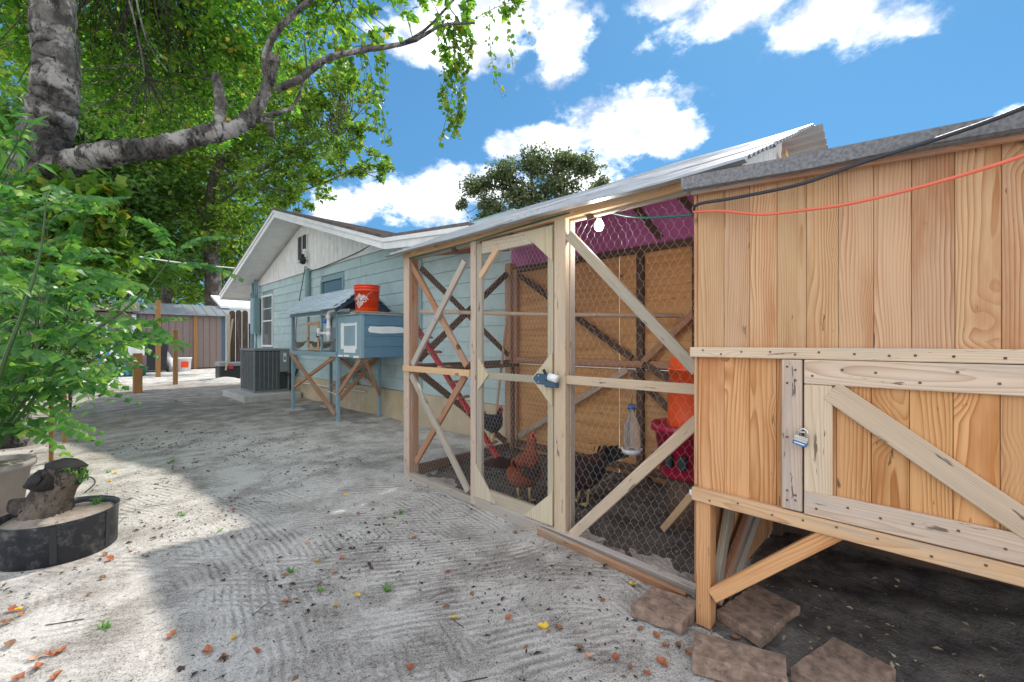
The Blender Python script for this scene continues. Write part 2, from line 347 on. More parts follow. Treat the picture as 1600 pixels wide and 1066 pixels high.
# ------------------------------------------------------------------ ground
def gz(x, y):
    return (.010*np.sin(1.7*x+.6*y+.4)+.008*np.sin(2.9*y-1.3*x)+.006*np.sin(5.3*x+3.1*y)+.004*np.sin(9.1*y-6.7*x+1)
            +.035*np.exp(-((x-1.75)**2/.16+(y-3.9)**2/.5))+.02*np.exp(-((x-.7)**2/.2+(y-4.4)**2/.6))) * np.clip((3.4-np.abs(x-1.0))/1.0, .25, 1)
def sandmat():
    m, t, p = material('sand'); c = t.new('ShaderNodeTexCoord').outputs['Object']
    big = t.noise(c, .55, 4, .6); mid = t.noise(c, 3.2, 6, .65); fine = t.noise(c, 55, 5, .8); speck = t.noise(c, 150, 2, .7)
    x, y, z = t.sep(c)
    # raked sweeps: three families of curved, broken furrows
    def furrow(cx, cy, per, seed):
        d = t.vmath('LENGTH', t.vmath('SUBTRACT', t.comb(x, y, 0.0), (cx, cy, 0)), out=1)
        d = t.math('ADD', d, t.math('MULTIPLY', t.noise(t.vmath('ADD', c, (seed, 0, 0)), 1.6, 3, .5), .10))
        d = t.math('ADD', d, t.math('MULTIPLY', t.noise(t.vmath('ADD', c, (seed, 3, 0)), 9.0, 3, .6), .010))
        w = t.math('MULTIPLY', t.math('ADD', t.math('SINE', t.math('MULTIPLY', d, 2*math.pi/per)), 1.0), .5)
        msk = t.map(t.noise(t.vmath('ADD', c, (seed*3, 7, 0)), 1.1, 3, .5), .43, .60)
        msk = t.math('MULTIPLY', msk, t.map(t.noise(t.vmath('ADD', c, (seed, 9, 0)), 6.0, 4, .6), .30, .62))
        return t.math('MULTIPLY', t.math('MULTIPLY', w, msk), t.map(y, 6.0, 4.2))
    fr = t.math('MAXIMUM', t.math('MAXIMUM', furrow(-1.5, -2.0, .040, 3.0), furrow(3.5, 6.0, .046, 11.0)), furrow(-3.5, 3.0, .038, 23.0))
    humus = t.map(t.math('ADD', t.math('MULTIPLY', mid, .75), t.math('MULTIPLY', big, .45)), .52, .74)
    col = t.mix(t.map(fine, .3, .7), (.59, .56, .52), (.74, .71, .665))
    col = t.mix(t.math('MULTIPLY', humus, .62), col, (.27, .24, .215))
    col = t.mix(t.math('MULTIPLY', t.map(fr, .35, .9), .36), col, (.27, .245, .22))
    dk = t.map(t.math('ADD', speck, t.math('MULTIPLY', mid, .35)), .70, .80)
    col = t.mix(t.math('MULTIPLY', dk, .6), col, (.09, .075, .06))
    dk2 = t.map(t.math('ADD', t.noise(t.vmath('MULTIPLY', c, (1, 2.2, 1)), 26, 5, .7), t.math('MULTIPLY', big, .22)), .70, .77)
    col = t.mix(t.math('MULTIPLY', dk2, .7), col, (.11, .09, .075))
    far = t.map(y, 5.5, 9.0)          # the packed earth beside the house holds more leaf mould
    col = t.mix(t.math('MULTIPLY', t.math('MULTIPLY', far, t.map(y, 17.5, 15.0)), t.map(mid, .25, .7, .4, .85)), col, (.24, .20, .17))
    t.set(p.inputs['Base Color'], col); p.inputs['Roughness'].default_value = .95; p.inputs['Specular IOR Level'].default_value = .15
    hgt = t.math('ADD', t.math('ADD', t.math('MULTIPLY', fine, .55), t.math('MULTIPLY', speck, .30)), t.math('ADD', t.math('MULTIPLY', fr, -.6), t.math('MULTIPLY', mid, 1.2)))
    t.set(p.inputs['Normal'], t.new('ShaderNodeBump', {'Strength': 1.0, 'Distance': .02, 'Height': hgt}).outputs[0]); return m
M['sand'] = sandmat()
def soilmat(name, a, b):
    m, t, p = material(name); c = t.new('ShaderNodeTexCoord').outputs['Object']
    n = t.noise(c, 7, 8, .7); s = t.noise(c, 90, 3, .6)
    col = t.mix(t.map(n, .3, .7), a, b); col = t.mix(t.map(s, .68, .72), col, (.24, .21, .17))
    t.set(p.inputs['Base Color'], col); p.inputs['Roughness'].default_value = .95; p.inputs['Specular IOR Level'].default_value = .15
    t.set(p.inputs['Normal'], t.new('ShaderNodeBump', {'Strength': 1, 'Distance': .03, 'Height': t.math('ADD', n, t.math('MULTIPLY', s, .3))}).outputs[0]); return m
M['soil'] = soilmat('dark_soil', (.085,.078,.076), (.26,.235,.215)); M['run_soil'] = soilmat('run_litter', (.07,.062,.055), (.16,.145,.13))
M['potsoil'] = soilmat('potting_soil', (.42,.37,.31), (.26,.21,.17))
xs = np.concatenate([-np.geomspace(300, 3.2, 26), np.arange(-3, 4.2, .045), np.geomspace(4.4, 300, 26)])
ys = np.concatenate([-np.geomspace(300, 1.6, 22), np.arange(-1.5, 9.5, .045), np.geomspace(9.7, 400, 40)])
X, Y = np.meshgrid(xs, ys, indexing='ij'); Z = gz(X, Y); nx, ny = X.shape
I = np.arange(nx*ny).reshape(nx, ny)
F = np.stack([I[:-1, :-1], I[1:, :-1], I[1:, 1:], I[:-1, 1:]], -1).reshape(-1, 4)
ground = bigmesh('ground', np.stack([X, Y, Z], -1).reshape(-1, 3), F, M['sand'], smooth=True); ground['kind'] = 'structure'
def patch(name, poly, z, mat, seed=0, step=.06, edge=.12):
    """a low irregular sheet of earth lying on the ground"""
    P = np.array(poly); x0, y0 = P.min(0); x1, y1 = P.max(0); gx = np.arange(x0-.3, x1+.3, step); gy = np.arange(y0-.3, y1+.3, step)
    GX, GY = np.meshgrid(gx, gy, indexing='ij'); D = np.full(GX.shape, -1e9)
    ins = np.ones(GX.shape, bool); dist = np.full(GX.shape, 1e9)
    n = len(P); c = np.zeros(GX.shape, bool)
    for i in range(n):
        ax, ay = P[i]; bx, by = P[(i+1) % n]
        cond = ((ay > GY) != (by > GY)) & (GX < (bx-ax)*(GY-ay)/((by-ay) if by != ay else 1e-9)+ax); c ^= cond
        tt = np.clip(((GX-ax)*(bx-ax)+(GY-ay)*(by-ay))/((bx-ax)**2+(by-ay)**2), 0, 1); dist = np.minimum(dist, np.hypot(GX-ax-tt*(bx-ax), GY-ay-tt*(by-ay)))
    sd = np.where(c, dist, -dist)+.05*np.sin(GX*9+seed)+.04*np.sin(GY*13-GX*5+seed)+.03*np.sin(GY*31+GX*23)+.02*np.sin(GX*57-GY*41)
    ZZ = gz(GX, GY)+np.clip(sd/edge, -1, 1)*z+.008*np.sin(GX*17+GY*7)*(sd > 0)+.006*np.sin(GY*29-GX*11)*(sd > 0)
    I = np.arange(GX.size).reshape(GX.shape); ok = (sd > -.1)
    k = ok[:-1, :-1] & ok[1:, :-1] & ok[1:, 1:] & ok[:-1, 1:]
    F = np.stack([I[:-1, :-1], I[1:, :-1], I[1:, 1:], I[:-1, 1:]], -1)[k]
    o = bigmesh(name, np.stack([GX, GY, ZZ], -1).reshape(-1, 3), F, mat, smooth=True); o['kind'] = 'structure'; return o
patch('dark_soil', [(1.80,.66),(1.80,.25),(1.62,-.05),(1.45,-.6),(1.2,-2.4),(4.6,-2.4),(4.6,.74),(2.0,.74)], .020, M['soil'], 1)
patch('run_floor_soil', [(2.27,.86),(3.44,.86),(3.44,3.30),(2.27,3.30)], .05, M['run_soil'], 2, .05, .08)
# ------------------------------------------------------------------ house
XW = 3.62
house = thing('house', 'pale teal house with white gable and dark shingle roof', 'house', (XW, 9.0, 0))
zc = np.linspace(.46, 2.775, 13); cuts = [3.52, 5.4, 7.3, 10.8, 13.9]
holes = [(12.06, 12.96, 1.10, 2.47), (7.96, 9.04, 1.75, 2.50)]
for a, b in zip(zc[:-1], zc[1:]):
    segs = [(cuts[i], cuts[i+1]) for i in range(4)]
    for (h0, h1, k0, k1) in holes:
        if b > k0+.03 and a < k1-.03:
            segs = sum([[(s0, min(s1, h0)), (max(s0, h1), s1)] if s0 < h0 and s1 > h1 else [(s0, s1)] for s0, s1 in segs], [])
    for s0, s1 in segs:
        g = .003; v = [(XW-.004,s0+g,a+.002),(XW+.02,s0+g,a+.002),(XW+.02,s0+g,b-.004),(XW+.003,s0+g,b-.004),(XW-.004,s1-g,a+.002),(XW+.02,s1-g,a+.002),(XW+.02,s1-g,b-.004),(XW+.003,s1-g,b-.004)]
        part('siding_plank', v, [(0,1,2,3),(7,6,5,4),(0,3,7,4),(1,5,6,2),(0,4,5,1),(3,2,6,7)], M['teal'], house)
box('wall_core', XW+.022, XW+.25, 3.52, 13.9, 0, 2.80, M['teal_dark'], house)
box('end_wall', XW+.26, 11.5, 3.55, 3.75, 0, 2.55, M['teal'], house)
box('foundation', XW-.025, XW+.018, 3.52, 13.9, -.05, .455, M['foundation'], house)
def rz(y): return 4.02-abs(y-9.95)*.2985 if y > 5.37 else 2.65-(5.37-y)*.095
y = 5.98
while y < 13.9:
    y1 = min(y+.2, 13.9); a, b = 2.785, rz(y)-.17; b1 = rz(y1)-.17
    if min(b, b1) > a+.03:
        prism('gable_board', [(XW-.03+random.uniform(-.002,.002), y+.004, a), (XW-.03, y1-.004, a), (XW-.03, y1-.004, b1), (XW-.03, y+.004, b)], (.03, 0, 0), M['white_gable'], house)
    y += .2
box('gable_drip_board', XW-.036, XW-.008, 5.85, 13.9, 2.757, 2.785, M['white_gable'], house)
prism('gable_core', [(XW+.001, 6.5, 2.80), (XW+.001, 13.4, 2.80), (XW+.001, 9.95, 3.82)], (.2, 0, 0), M['white_gable'], house)
XO = 3.0
def slab(name, pts, x0, x1, dz0, dz1, mat):
    (ya, za), (yb, zb) = pts
    v = [(x, yy, zz+d) for x in (x0, x1) for (yy, zz) in ((ya, za), (yb, zb)) for d in (dz0, dz1)]
    return part(name, v, [(0,1,3,2),(4,6,7,5),(0,4,5,1),(2,3,7,6),(1,5,7,3),(0,2,6,4)], mat, house)
lines = [((3.56, rz(3.56)), (5.37, rz(5.37))), ((5.37, 2.65), (9.95, 4.02)), ((9.95, 4.02), (14.7, 4.02-4.75*.2985))]
for i, (a, b) in enumerate(lines):
    slab('roof_slope', (a, b), XO-.02, 11.5, .003, .04, M['shingle'])
    slab('soffit', (a, b), XO+.03, XW-.035, -.10, -.085, M['white'])
    slab('rake_fascia', (a, b), XO, XO+.028, -.15, .0, M['white'])
    slab('rake_trim', (a, b), XO-.022, XO-.001, -.055, .0, M['white'])
    slab('roof_underside', (a, b), XW-.03, 11.4, -.09, -.01, M['white'])
# shingle courses seen at a grazing angle along the near slope
for k in range(26):
    yy = 5.40+k*.175; slab('shingle_course', ((yy, rz(yy)+.034), (yy+.18, rz(yy+.18)+.028)), XO-.03+random.uniform(-.012,.012), 11.4, .003, .012+random.uniform(0,.006), M['shingle'])
for yy in (3.56, 14.68): box('eave_fascia', XO+.03, 11.4, yy-.02, yy+.01, rz(yy)-.15, rz(yy)-.005, M['white'], house)
tube('soffit_batten', [(XW-.06, 5.9, rz(5.9)-.14), (XW-.06, 9.95, 4.02-.14)], .018, M['white'], house, 4)
def window(y0, y1, z0, z1, fm, mull=True, glassm=None):
    w = box('window', XW-.03, XW+.02, y0, y1, z0, z0+.05, fm, house)
    for q in ((y0, y0+.05, z0+.052, z1), (y1-.05, y1, z0+.052, z1)): box('window_frame', XW-.028, XW+.02, *q, fm, w)
    box('window_frame', XW-.028, XW+.02, y0+.052, y1-.052, z1-.05, z1, fm, w)
    zm = (z0+z1)/2; n = 2 if mull else 1
    for k in range(n):
        a, b = (z0+.055, zm-.02) if k == 0 else (zm+.02, z1-.055)
        if n == 1: a, b = z0+.055, z1-.055
        box('pane', XW+.004+k*.004, XW+.012+k*.004, y0+.052, y1-.052, a, b, M['glass'], w, .001)
    if mull:
        box('sash_rail', XW-.012, XW+.02, y0+.052, y1-.052, zm-.018, zm+.018, fm, w)
        box('glazing_bar', XW-.006, XW+.003, y0+.052, y1-.052, z1-.37, z1-.35, fm, w)
    return w
window(12.06, 12.96, 1.10, 2.47, M['white']); window(7.96, 9.04, 1.75, 2.50, M['teal_dark'])
gv = box('gable_vent', XW-.05, XW-.036, 9.70, 10.20, 3.05, 3.58, M['dark'], house)
box('vent_sill', XW-.085, XW-.035, 9.66, 10.24, 3.01, 3.045, M['white'], gv); box('vent_mullion', XW-.06, XW-.052, 9.93, 9.96, 3.05, 3.58, M['white'], gv)
for a in (9.67, 10.205): box('vent_trim', XW-.06, XW-.034, a, a+.03, 3.05, 3.58, M['white_gable'], gv)
mb = box('meter_box', XW-.17, XW-.035, 13.05, 13.42, 1.45, 2.42, M['teal_dark'], house); box('meter_cover', XW-.185, XW-.172, 13.08, 13.39, 1.5, 2.38, M['blue_grey'], mb)
for yy, z0, z1, r in ((13.5, 1.0, 2.9, .03), (13.25, 2.43, 3.1, .032), (13.12, 2.43, 2.9, .022), (13.2, 1.0, 1.44, .025), (13.66, .6, 2.6, .02)):
    tube('conduit', [(XW-.09, yy, z0), (XW-.09, yy, z1)], r, M['blue_grey'], house)
lathe('weatherhead', [(.001,.3),(.07,.28),(.085,.18),(.085,.02),(.06,0)], (XW-.09, 13.28, 3.0), M['white_gable'], house, 10)
box('utility_box', XW-.12, XW-.03, 13.62, 13.8, 1.75, 2.1, M['white'], house)
tube('mast_pipe', [(XW-.06, 9.62, 1.9), (XW-.06, 9.62, 2.80)], .05, M['teal_dark'], house, 10)
box('outlet_box', XW-.06, XW-.03, 7.35, 7.5, .45, .8, M['blue_grey'], house); box('corner_batten', XW-.03, XW-.009, 5.36, 5.42, .46, 2.7, M['teal_dark'], house)
tube('water_pipe', [(XW-.06, 7.0, .36), (XW-.06, 9.5, .33), (XW-.06, 10.2, .3)], .016, M['pvc'], house, 6)
sc = thing('security_camera', 'small black camera hung at the gable vent of the teal house', 'camera', (XW-.12, 9.72, 2.98))
box('bracket', XW-.11, XW-.032, 9.66, 9.76, 3.06, 3.24, M['white'], sc); lathe('camera_dome', [(.001,-.10),(.05,-.08),(.065,-.03),(.065,.02),(.045,.05),(.04,.12),(.001,.12)], (XW-.13, 9.70, 3.0), M['black'], sc, 14)
tag(tube('cable', smooth_path([(XW-.08,9.70,2.86),(XW-.06,9.9,2.55),(XW-.05,10.15,2.1),(XW-.06,10.3,1.5),(XW-.05,10.3,.7)], 6), .009, M['cord_black'], None, 5), 'black cable dropping from the gable camera down the teal wall', 'cable')
tag(tube('cable', smooth_path([(XW-.10,9.68,2.86),(XW-.07,9.3,2.74),(XW-.05,8.6,2.76),(XW-.05,7.4,2.82),(XW-.05,6.5,2.90),(3.2,5.2,2.62),(3.0,3.9,2.42)], 6), .009, M['cord_black'], None, 5), 'black cable running right along the base of the white gable', 'cable')
tag(tube('service_wire', smooth_path([(XW-.09,13.3,3.22),(1.5,15.5,3.55),(-3,20,4.7),(-9,26,6.6)], 8), .018, M['white_gable'], None, 5), 'pale overhead service wire reaching the house from the trees', 'wire')
# ------------------------------------------------------------------ air conditioner
pad = thing('concrete_pad', 'low concrete slab under the air conditioner', 'slab', (3.0, 10.7, 0)); box('slab', 2.45, 3.56, 9.96, 11.75, -.03, .12, M['concrete'], pad, .01)
ac = thing('air_conditioner', 'grey louvred outdoor air conditioner by the teal house wall', 'air conditioner', (3.1, 11, .12))
A0, A1, B0, B1, C0, C1 = 2.75, 3.47, 10.45, 11.5, .125, 1.08
box('coil', A0+.03, A1-.03, B0+.03, B1-.03, C0+.03, C1-.04, M['ac_dark'], ac); box('base_pan', A0, A1, B0, B1, C0, C0+.04, M['ac'], ac); box('top_cover', A0-.008, A1+.008, B0-.008, B1+.008, C1-.05, C1, M['ac'], ac, .012)
for x in (A0, A1):
    for yv in (B0, B1): box('corner_post', x-.03 if x == A1 else x, x if x == A1 else x+.03, yv-.03 if yv == B1 else yv, yv if yv == B1 else yv+.03, C0+.042, C1-.052, M['ac'], ac)
box('service_panel', A1-.2, A1-.032, B0-.004, B0+.012, C0+.43, C1-.055, M['ac'], ac); lab = box('rating_label', A1-.13, A1-.07, B0-.008, B0-.005, C1-.3, C1-.1, M['white'], ac, .001)
box('rating_print', A1-.12, A1-.08, B0-.0095, B0-.0082, C1-.26, C1-.18, M['ac'], lab, .0005)
for k in range(34):
    z = C0+.06+k*.0245; box('louvre', A0+.032, A1-.205, B0+.002, B0+.014, z, z+.009, M['ac'], ac, .001)
    box('louvre', A0+.002, A0+.014, B0+.032, B1-.032, z, z+.009, M['ac'], ac, .001)
for k in range(5): xx = A0+.11+k*.085; box('louvre_stay', xx, xx+.012, B0-.006, B0+.001, C0+.05, C1-.055, M['ac'], ac, .001)
for k in range(4): yy = B0+.2+k*.22; box('louvre_stay', A0-.006, A0+.001, yy, yy+.012, C0+.05, C1-.055, M['ac'], ac, .001)
tag(tube('refrigerant_line', smooth_path([(A1-.1,B0-.01,.48),(A1-.02,B0-.12,.5),(XW-.1,B0-.15,.45),(XW-.03,B0-.15,.62)], 6), .022, M['black'], None, 8), 'black insulated pipe from the air conditioner into the wall', 'pipe')
# ------------------------------------------------------------------ hutch
hut = thing('quail_hutch', 'blue raised quail hutch with shingled gable roof on thin legs', 'hutch', (3.1, 7.2, 0))
HX0, HX1, HY0, HY1 = 2.80, 3.48, 6.38, 8.24
for (x, yv) in ((HX0,HY0),(HX1,HY0),(HX0,HY1),(HX1,HY1)):
    lg = box('leg', x-.025, x+.025, yv-.025, yv+.025, 0, 1.70, M['blue_grey'], hut); lg2 = box('foot_plate', x-.16, x+.16, yv-.12, yv+.12, -.01, .018, M['concrete'], lg)
box('floor_board', HX0+.03, HX1-.03, HY0-.02, HY1+.02, 1.03, 1.07, M['blue_grey'], hut); box('front_sill', HX0-.05, HX0-.027, HY0-.02, HY1+.04, 1.0, 1.075, M['blue_grey'], hut)
box('top_rail', HX0-.05, HX0-.027, HY0-.02, HY1+.02, 1.66, 1.72, M['blue_grey'], hut); box('rear_rail', HX1+.027, HX1+.05, HY0-.02, HY1+.02, 1.66, 1.72, M['blue_grey'], hut)
box('back_panel', HX1-.022, HX1-.004, HY0+.03, HY1-.03, 1.075, 1.5, M['blue_grey'], hut)
hd = box('cage_door', HX0-.072, HX0-.052, 7.35, 7.40, 1.09, 1.55, M['lumber_warm'], hut)
for q in ((6.93, 6.98, 1.09, 1.55), (6.982, 7.348, 1.09, 1.14), (6.982, 7.348, 1.50, 1.55)): box('door_rail', HX0-.072, HX0-.052, *q, M['lumber_warm'], hd)
box('door_latch', HX0-.085, HX0-.073, 6.92, 6.99, 1.30, 1.37, M['black'], hd); box('cage_post', HX0-.05, HX0-.02, 6.86, 6.90, 1.08, 1.65, M['blue_grey'], hut); box('cage_post', HX0-.05, HX0-.02, 7.42, 7.46, 1.08, 1.65, M['blue_grey'], hut)
hexwire('cage_netting', (HX0-.04, HY0, 1.08), (0, 1, 0), 1.84, .57, .03, M['wire'], hut, .0009, .002)
ZR, XR, XE0, XE1, YR0, YR1 = 2.07, 3.07, 2.62, 3.53, 6.05, 8.34
for sgn, xe in ((-1, XE0), (1, XE1)):
    for k in range(6):
        t0, t1 = k/6, (k+1)/6+.02; L = lambda tt, up: Vector((XR+(xe-XR)*tt, 0, ZR-(ZR-1.71)*tt+up))
        a, b = L(t0, .0), L(min(t1, 1.0), .022); yv0, yv1 = YR0+random.uniform(-.01, .01), YR1+random.uniform(-.01, .01)
        v = [(a.x,yv0,a.z),(b.x,yv0,b.z-.0),(b.x,yv0,b.z-.022),(a.x,yv0,a.z-.022),(a.x,yv1,a.z),(b.x,yv1,b.z),(b.x,yv1,b.z-.022),(a.x,yv1,a.z-.022)]
        part('roof_plank', v, [(0,1,2,3),(7,6,5,4),(0,4,5,1),(1,5,6,2),(2,6,7,3),(3,7,4,0)], M['blue_light'], hut)
    beam('barge_board', (XR, YR0+.06, ZR-.09), (xe+.02*-sgn, YR0+.06, 1.70), .09, .02, (0, 1, 0), M['blue_dark'], hut)
prism('gable_panel', [(XR-.40, HY0-.03, 1.73), (XR+.40, HY0-.03, 1.73), (XR, HY0-.03, 2.02)], (0, .015, 0), M['blue_dark'], hut)
# the nest box reaching towards the run
NB = [2.78, 3.50, 5.60, 6.34, 1.0, 1.615]
nest = box('nest_box', NB[0]+.02, NB[1]-.01, NB[2]+.02, NB[3], NB[4]+.01, NB[5]-.012, M['blue'], hut)
for k in range(4):
    z0 = NB[4]+.004+k*.152; box('box_plank', NB[0]+.052, NB[1], NB[2]-.002, NB[2]+.016, z0, z0+.149, M['blue'], nest)
box('box_corner_trim', NB[0]-.004, NB[0]+.05, NB[2]-.006, NB[2]+.04, NB[4], NB[5], M['blue_grey'], nest)
fp = box('box_side_panel', NB[0], NB[0]+.016, NB[2]+.045, NB[3], NB[4], NB[5]-.01, M['blue_grey'], nest)
for q in ((5.72, 5.76, 1.12, 1.50), (6.12, 6.22, 1.12, 1.50), (5.762, 6.118, 1.07, 1.17), (5.762, 6.118, 1.455, 1.49)): box('filler_smear', NB[0]-.008, NB[0]-.001, *q, M['smear'], nest, .002)
for z0, ya in ((1.01, .0), (1.02, .3), (1.015, .5)): box('filler_smear', NB[0]-.006, NB[0]-.001, 5.66+ya, 5.82+ya, z0-.01, z0+.02, M['smear'], nest, .002)
Pn = [(NB[0]+.12,1.36),(NB[0]+.30,1.345),(NB[0]+.50,1.35),(NB[0]+.66,1.36),(NB[0]+.68,1.40),(NB[0]+.64,1.44),(NB[0]+.45,1.45),(NB[0]+.28,1.44),(NB[0]+.13,1.445),(NB[0]+.10,1.40)]
prism('filler_smear', [(x, NB[2]-.007, z) for x, z in Pn], (0, .004, 0), M['smear'], nest)
box('box_lid', NB[0]-.02, NB[1]+.02, NB[2]-.02, NB[3]-.01, NB[5]-.008, NB[5]+.012, M['blue_grey'], nest)
for p0, p1 in (((2.82, 5.68, 1.0), (2.80, 6.36, .45)), ((2.86, 5.66, 1.0), (3.46, 6.34, .38))): beam('brace', p0, p1, .055, .03, (1, .4, 0), M['lumber_red'], hut)
beam('brace', (HX0-.04, HY1, 1.02), (HX0-.04, HY0, .14), .075, .03, (1, 0, 0), M['lumber_red'], hut)
beam('brace', (HX0+.0, HY1-.05, .42), (HX0+.0, HY0+.05, 1.02), .06, .03, (1, 0, 0), M['lumber_red'], hut)
beam('brace', (HX1+.03, HY1, 1.0), (HX1+.03, HY0, .45), .06, .03, (1, 0, 0), M['lumber_red'], hut); beam('brace', (HX1-.03, HY1-.1, .4), (HX1-.03, HY0, .98), .06, .03, (1, 0, 0), M['lumber_red'], hut)
beam('brace', (HX0+.03, HY0, .35), (HX1-.03, HY0, .98), .05, .03, (0, 1, 0), M['lumber_red'], hut)
tag(tube('string', [(HX0, HY0, .42), (XW-.06, 9.6, .36)], .006, M['pvc'], None, 4), 'thin white string tied low between hutch leg and wall', 'string')
wp = thing('watering_pipe', 'white plastic watering pipe running down inside the quail hutch', 'pipe', (HX0, 6.55, 1.3))
tube('pipe', [(HX0-.09, 6.5, 1.24), (HX0-.09, 6.5, 1.66)], .028, M['pvc'], wp); tube('pipe', smooth_path([(HX0-.09,6.5,1.66),(HX0-.05,6.42,1.70),(HX0+.1,6.2,1.70)], 5), .026, M['pvc'], wp)
tube('cross_pipe', [(HX0-.09, 6.55, 1.36), (HX0-.09, 6.86, 1.36)], .022, M['pvc'], wp); tube('pipe_end', [(HX0-.09, 6.87, 1.32), (HX0-.09, 6.87, 1.44)], .03, M['pvc'], wp)
for z in (1.34, 1.44, 1.60): lathe('pipe_coupling', [(.001,-.03),(.037,-.03),(.037,.03),(.001,.03)], (HX0-.09, 6.5, z), M['pvc'], wp, 12)
lathe('valve', [(.001,-.03),(.04,-.03),(.04,.03),(.001,.03)], (HX0-.09, 6.62, 1.54), M['bluefab'], wp, 10)
tag(lathe('glass_jar', [(.001,0),(.075,0),(.08,.03),(.08,.14),(.05,.17),(.05,.2),(.001,.2)], (HX0+.1, 6.62, 1.072), M['glass'], None, 16), 'glass jar on the floor of the quail hutch under the white pipe', 'jar')
def bird(name, label, cat, loc, ang, s, mat, comb=True, group=None, dark=None):
    ca, sa = math.cos(ang), math.sin(ang); L = Vector(loc)
    t = thing(name, label, cat, loc, group)
    def w(p): return L+Vector(((p[0]*ca-p[1]*sa)*s, (p[0]*sa+p[1]*ca)*s, p[2]*s))
    def wd(p): return Vector(((p[0]*ca-p[1]*sa)*s, (p[0]*sa+p[1]*ca)*s, p[2]*s))
    W_ = 1.14
    ring = [((-.235,.335),.012,.020,.8),((-.20,.315),.030,.045,.8),((-.15,.28),.062,.075,.9),((-.08,.245),.095,.098,.3),((0,.23),.112,.112,.1),((.07,.235),.108,.115,-.2),((.12,.27),.082,.092,-.7),((.145,.325),.056,.06,-1.2),((.152,.375),.040,.042,-1.4),((.158,.412),.034,.037,-1.4),((.17,.438),.034,.034,-.9),((.195,.446),.024,.024,-.2),((.212,.44),.010,.012,0)]
    rings = []
    for (x, z), a, b, tilt in ring:
        tl = tilt*.6; rings.append((w((x, 0, z)), wd((0, a*W_, 0)), wd((math.sin(tl)*b*W_, 0, math.cos(tl)*b*W_))))
    v, f = loft_vf(rings, 14); part('body', v, f, mat, t, True)
    v, f = [], []
    for k in range(7):
        a = (k-3)*.10; p0, p1 = (-.17, a*.25, .30), (-.30-.02*math.cos(a*5), a*.6, .40-abs(a)*.15+random.uniform(-.02,.02)); b = len(v)
        for q, ww in ((p0, .02), (((p0[0]+p1[0])/2, (p0[1]+p1[1])/2, (p0[2]+p1[2])/2+.02), .03), (p1, .012)): v += [w((q[0], q[1]-.004, q[2]-ww)), w((q[0], q[1]+.004, q[2]+ww))]
        f += [(b, b+1, b+3, b+2), (b+2, b+3, b+5, b+4)]
    part('tail', v, f, dark or mat, t)
    for sg in (-1, 1):
        rr = [(w((.07, sg*.098, .27)), wd((0, .02, 0)), wd((.0, 0, .03))), (w((.0, sg*.116, .26)), wd((0, .02, 0)), wd((0, 0, .062))), (w((-.08, sg*.10, .25)), wd((0, .018, 0)), wd((0, 0, .05))), (w((-.17, sg*.06, .27)), wd((0, .01, 0)), wd((0, 0, .015)))]
        v, f = loft_vf(rr, 8); part('wing', v, f, dark or mat, t, True)
        v, f = tube_vf([w((.01, sg*.045, .16)), w((.0, sg*.048, .09)), w((.012, sg*.05, .012))], [.026*s, .011*s, .009*s], 6)
        for an in (-.5, 0, .5): tube_vf([w((.012, sg*.05, .012)), w((.012+.055*math.cos(an), sg*.05+.055*math.sin(an), .006))], [.008*s, .004*s], 5, True, v, f)
        part('leg', v, f, M['beak'], t, True)
        e = lathe('eye', [(.001,-.006*s),(.006*s,0),(.001,.006*s)], w((.182, sg*.029, .448)), M['black'], t, 8)
    v, f = tube_vf([w((.205, 0, .442)), w((.238, 0, .43))], [.012*s, .001*s], 6); part('beak', v, f, M['beak'], t, True)
    if comb:
        pr = [(.14,.455),(.142,.488),(.152,.472),(.160,.502),(.170,.478),(.180,.505),(.190,.475),(.204,.488),(.208,.455),(.175,.45)]
        n = len(pr); v = [w((x, -.005, z)) for x, z in pr]+[w((x, .005, z)) for x, z in pr]
        part('comb', v, [tuple(range(n)), tuple(range(2*n-1, n-1, -1))]+[(i, n+i, n+(i+1) % n, (i+1) % n) for i in range(n)], M['comb'], t)
        for sg in (-1, 1): v, f = loft_vf([(w((.19, sg*.012, .425)), wd((.006,0,0)), wd((0,.005,0))), (w((.19, sg*.014, .405)), wd((.016,0,0)), wd((0,.006,0))), (w((.188, sg*.014, .385)), wd((.008,0,0)), wd((0,.004,0)))], 8); part('wattle', v, f, M['comb'], t, True)
        v, f = loft_vf([(w((.168, -.034, .44)), wd((.016,0,0)), wd((0,0,.018))), (w((.168, .034, .44)), wd((.016,0,0)), wd((0,0,.018)))], 8); part('face', v, f, M['comb'], t, True)
    return t
for px, an, lb in ((467, 2.6, 'small brown quail at the left end of the hutch floor'), (494, .4, 'small brown quail behind the wooden cage door'), (508, 2.8, 'small brown quail beside the glass jar in the hutch')):
    q = onX(px, 548, HX0+.16); bird('quail', lb, 'quail', (HX0+.16, q.y, 1.072), an, .42, M['quail'], False, 'quail in the hutch')
bk = thing('bucket', 'orange bucket with white print standing on the hutch nest box', 'bucket', (3.0, 5.86, 1.66))
BKC = (3.0, 5.86, 1.665); HB = .375
lathe('bucket_body', [(.001,.002),(.150,.002),(.156,.01),(.172,HB-.09),(.180,HB-.09),(.180,HB-.078),(.174,HB-.075),(.175,HB-.05),(.184,HB-.05),(.184,HB-.036),(.177,HB-.034),(.178,HB-.012),(.186,HB-.012),(.186,HB),(.174,HB),(.160,.05),(.001,.04)], BKC, M['orange'], bk, 36)
v, f = tube_vf([(BKC[0]+.187*math.cos(a)*.99-.10*math.sin((a-3.0)/3.14*math.pi) *(1 if True else 0), BKC[1]+.187*math.sin(a), BKC[2]+HB-.06-.17*math.sin((a-2.2)/3.14*math.pi)) for a in np.linspace(2.2, 2.2+math.pi, 17)], .004, 5); part('wire_handle', v, f, M['steel'], bk, True)
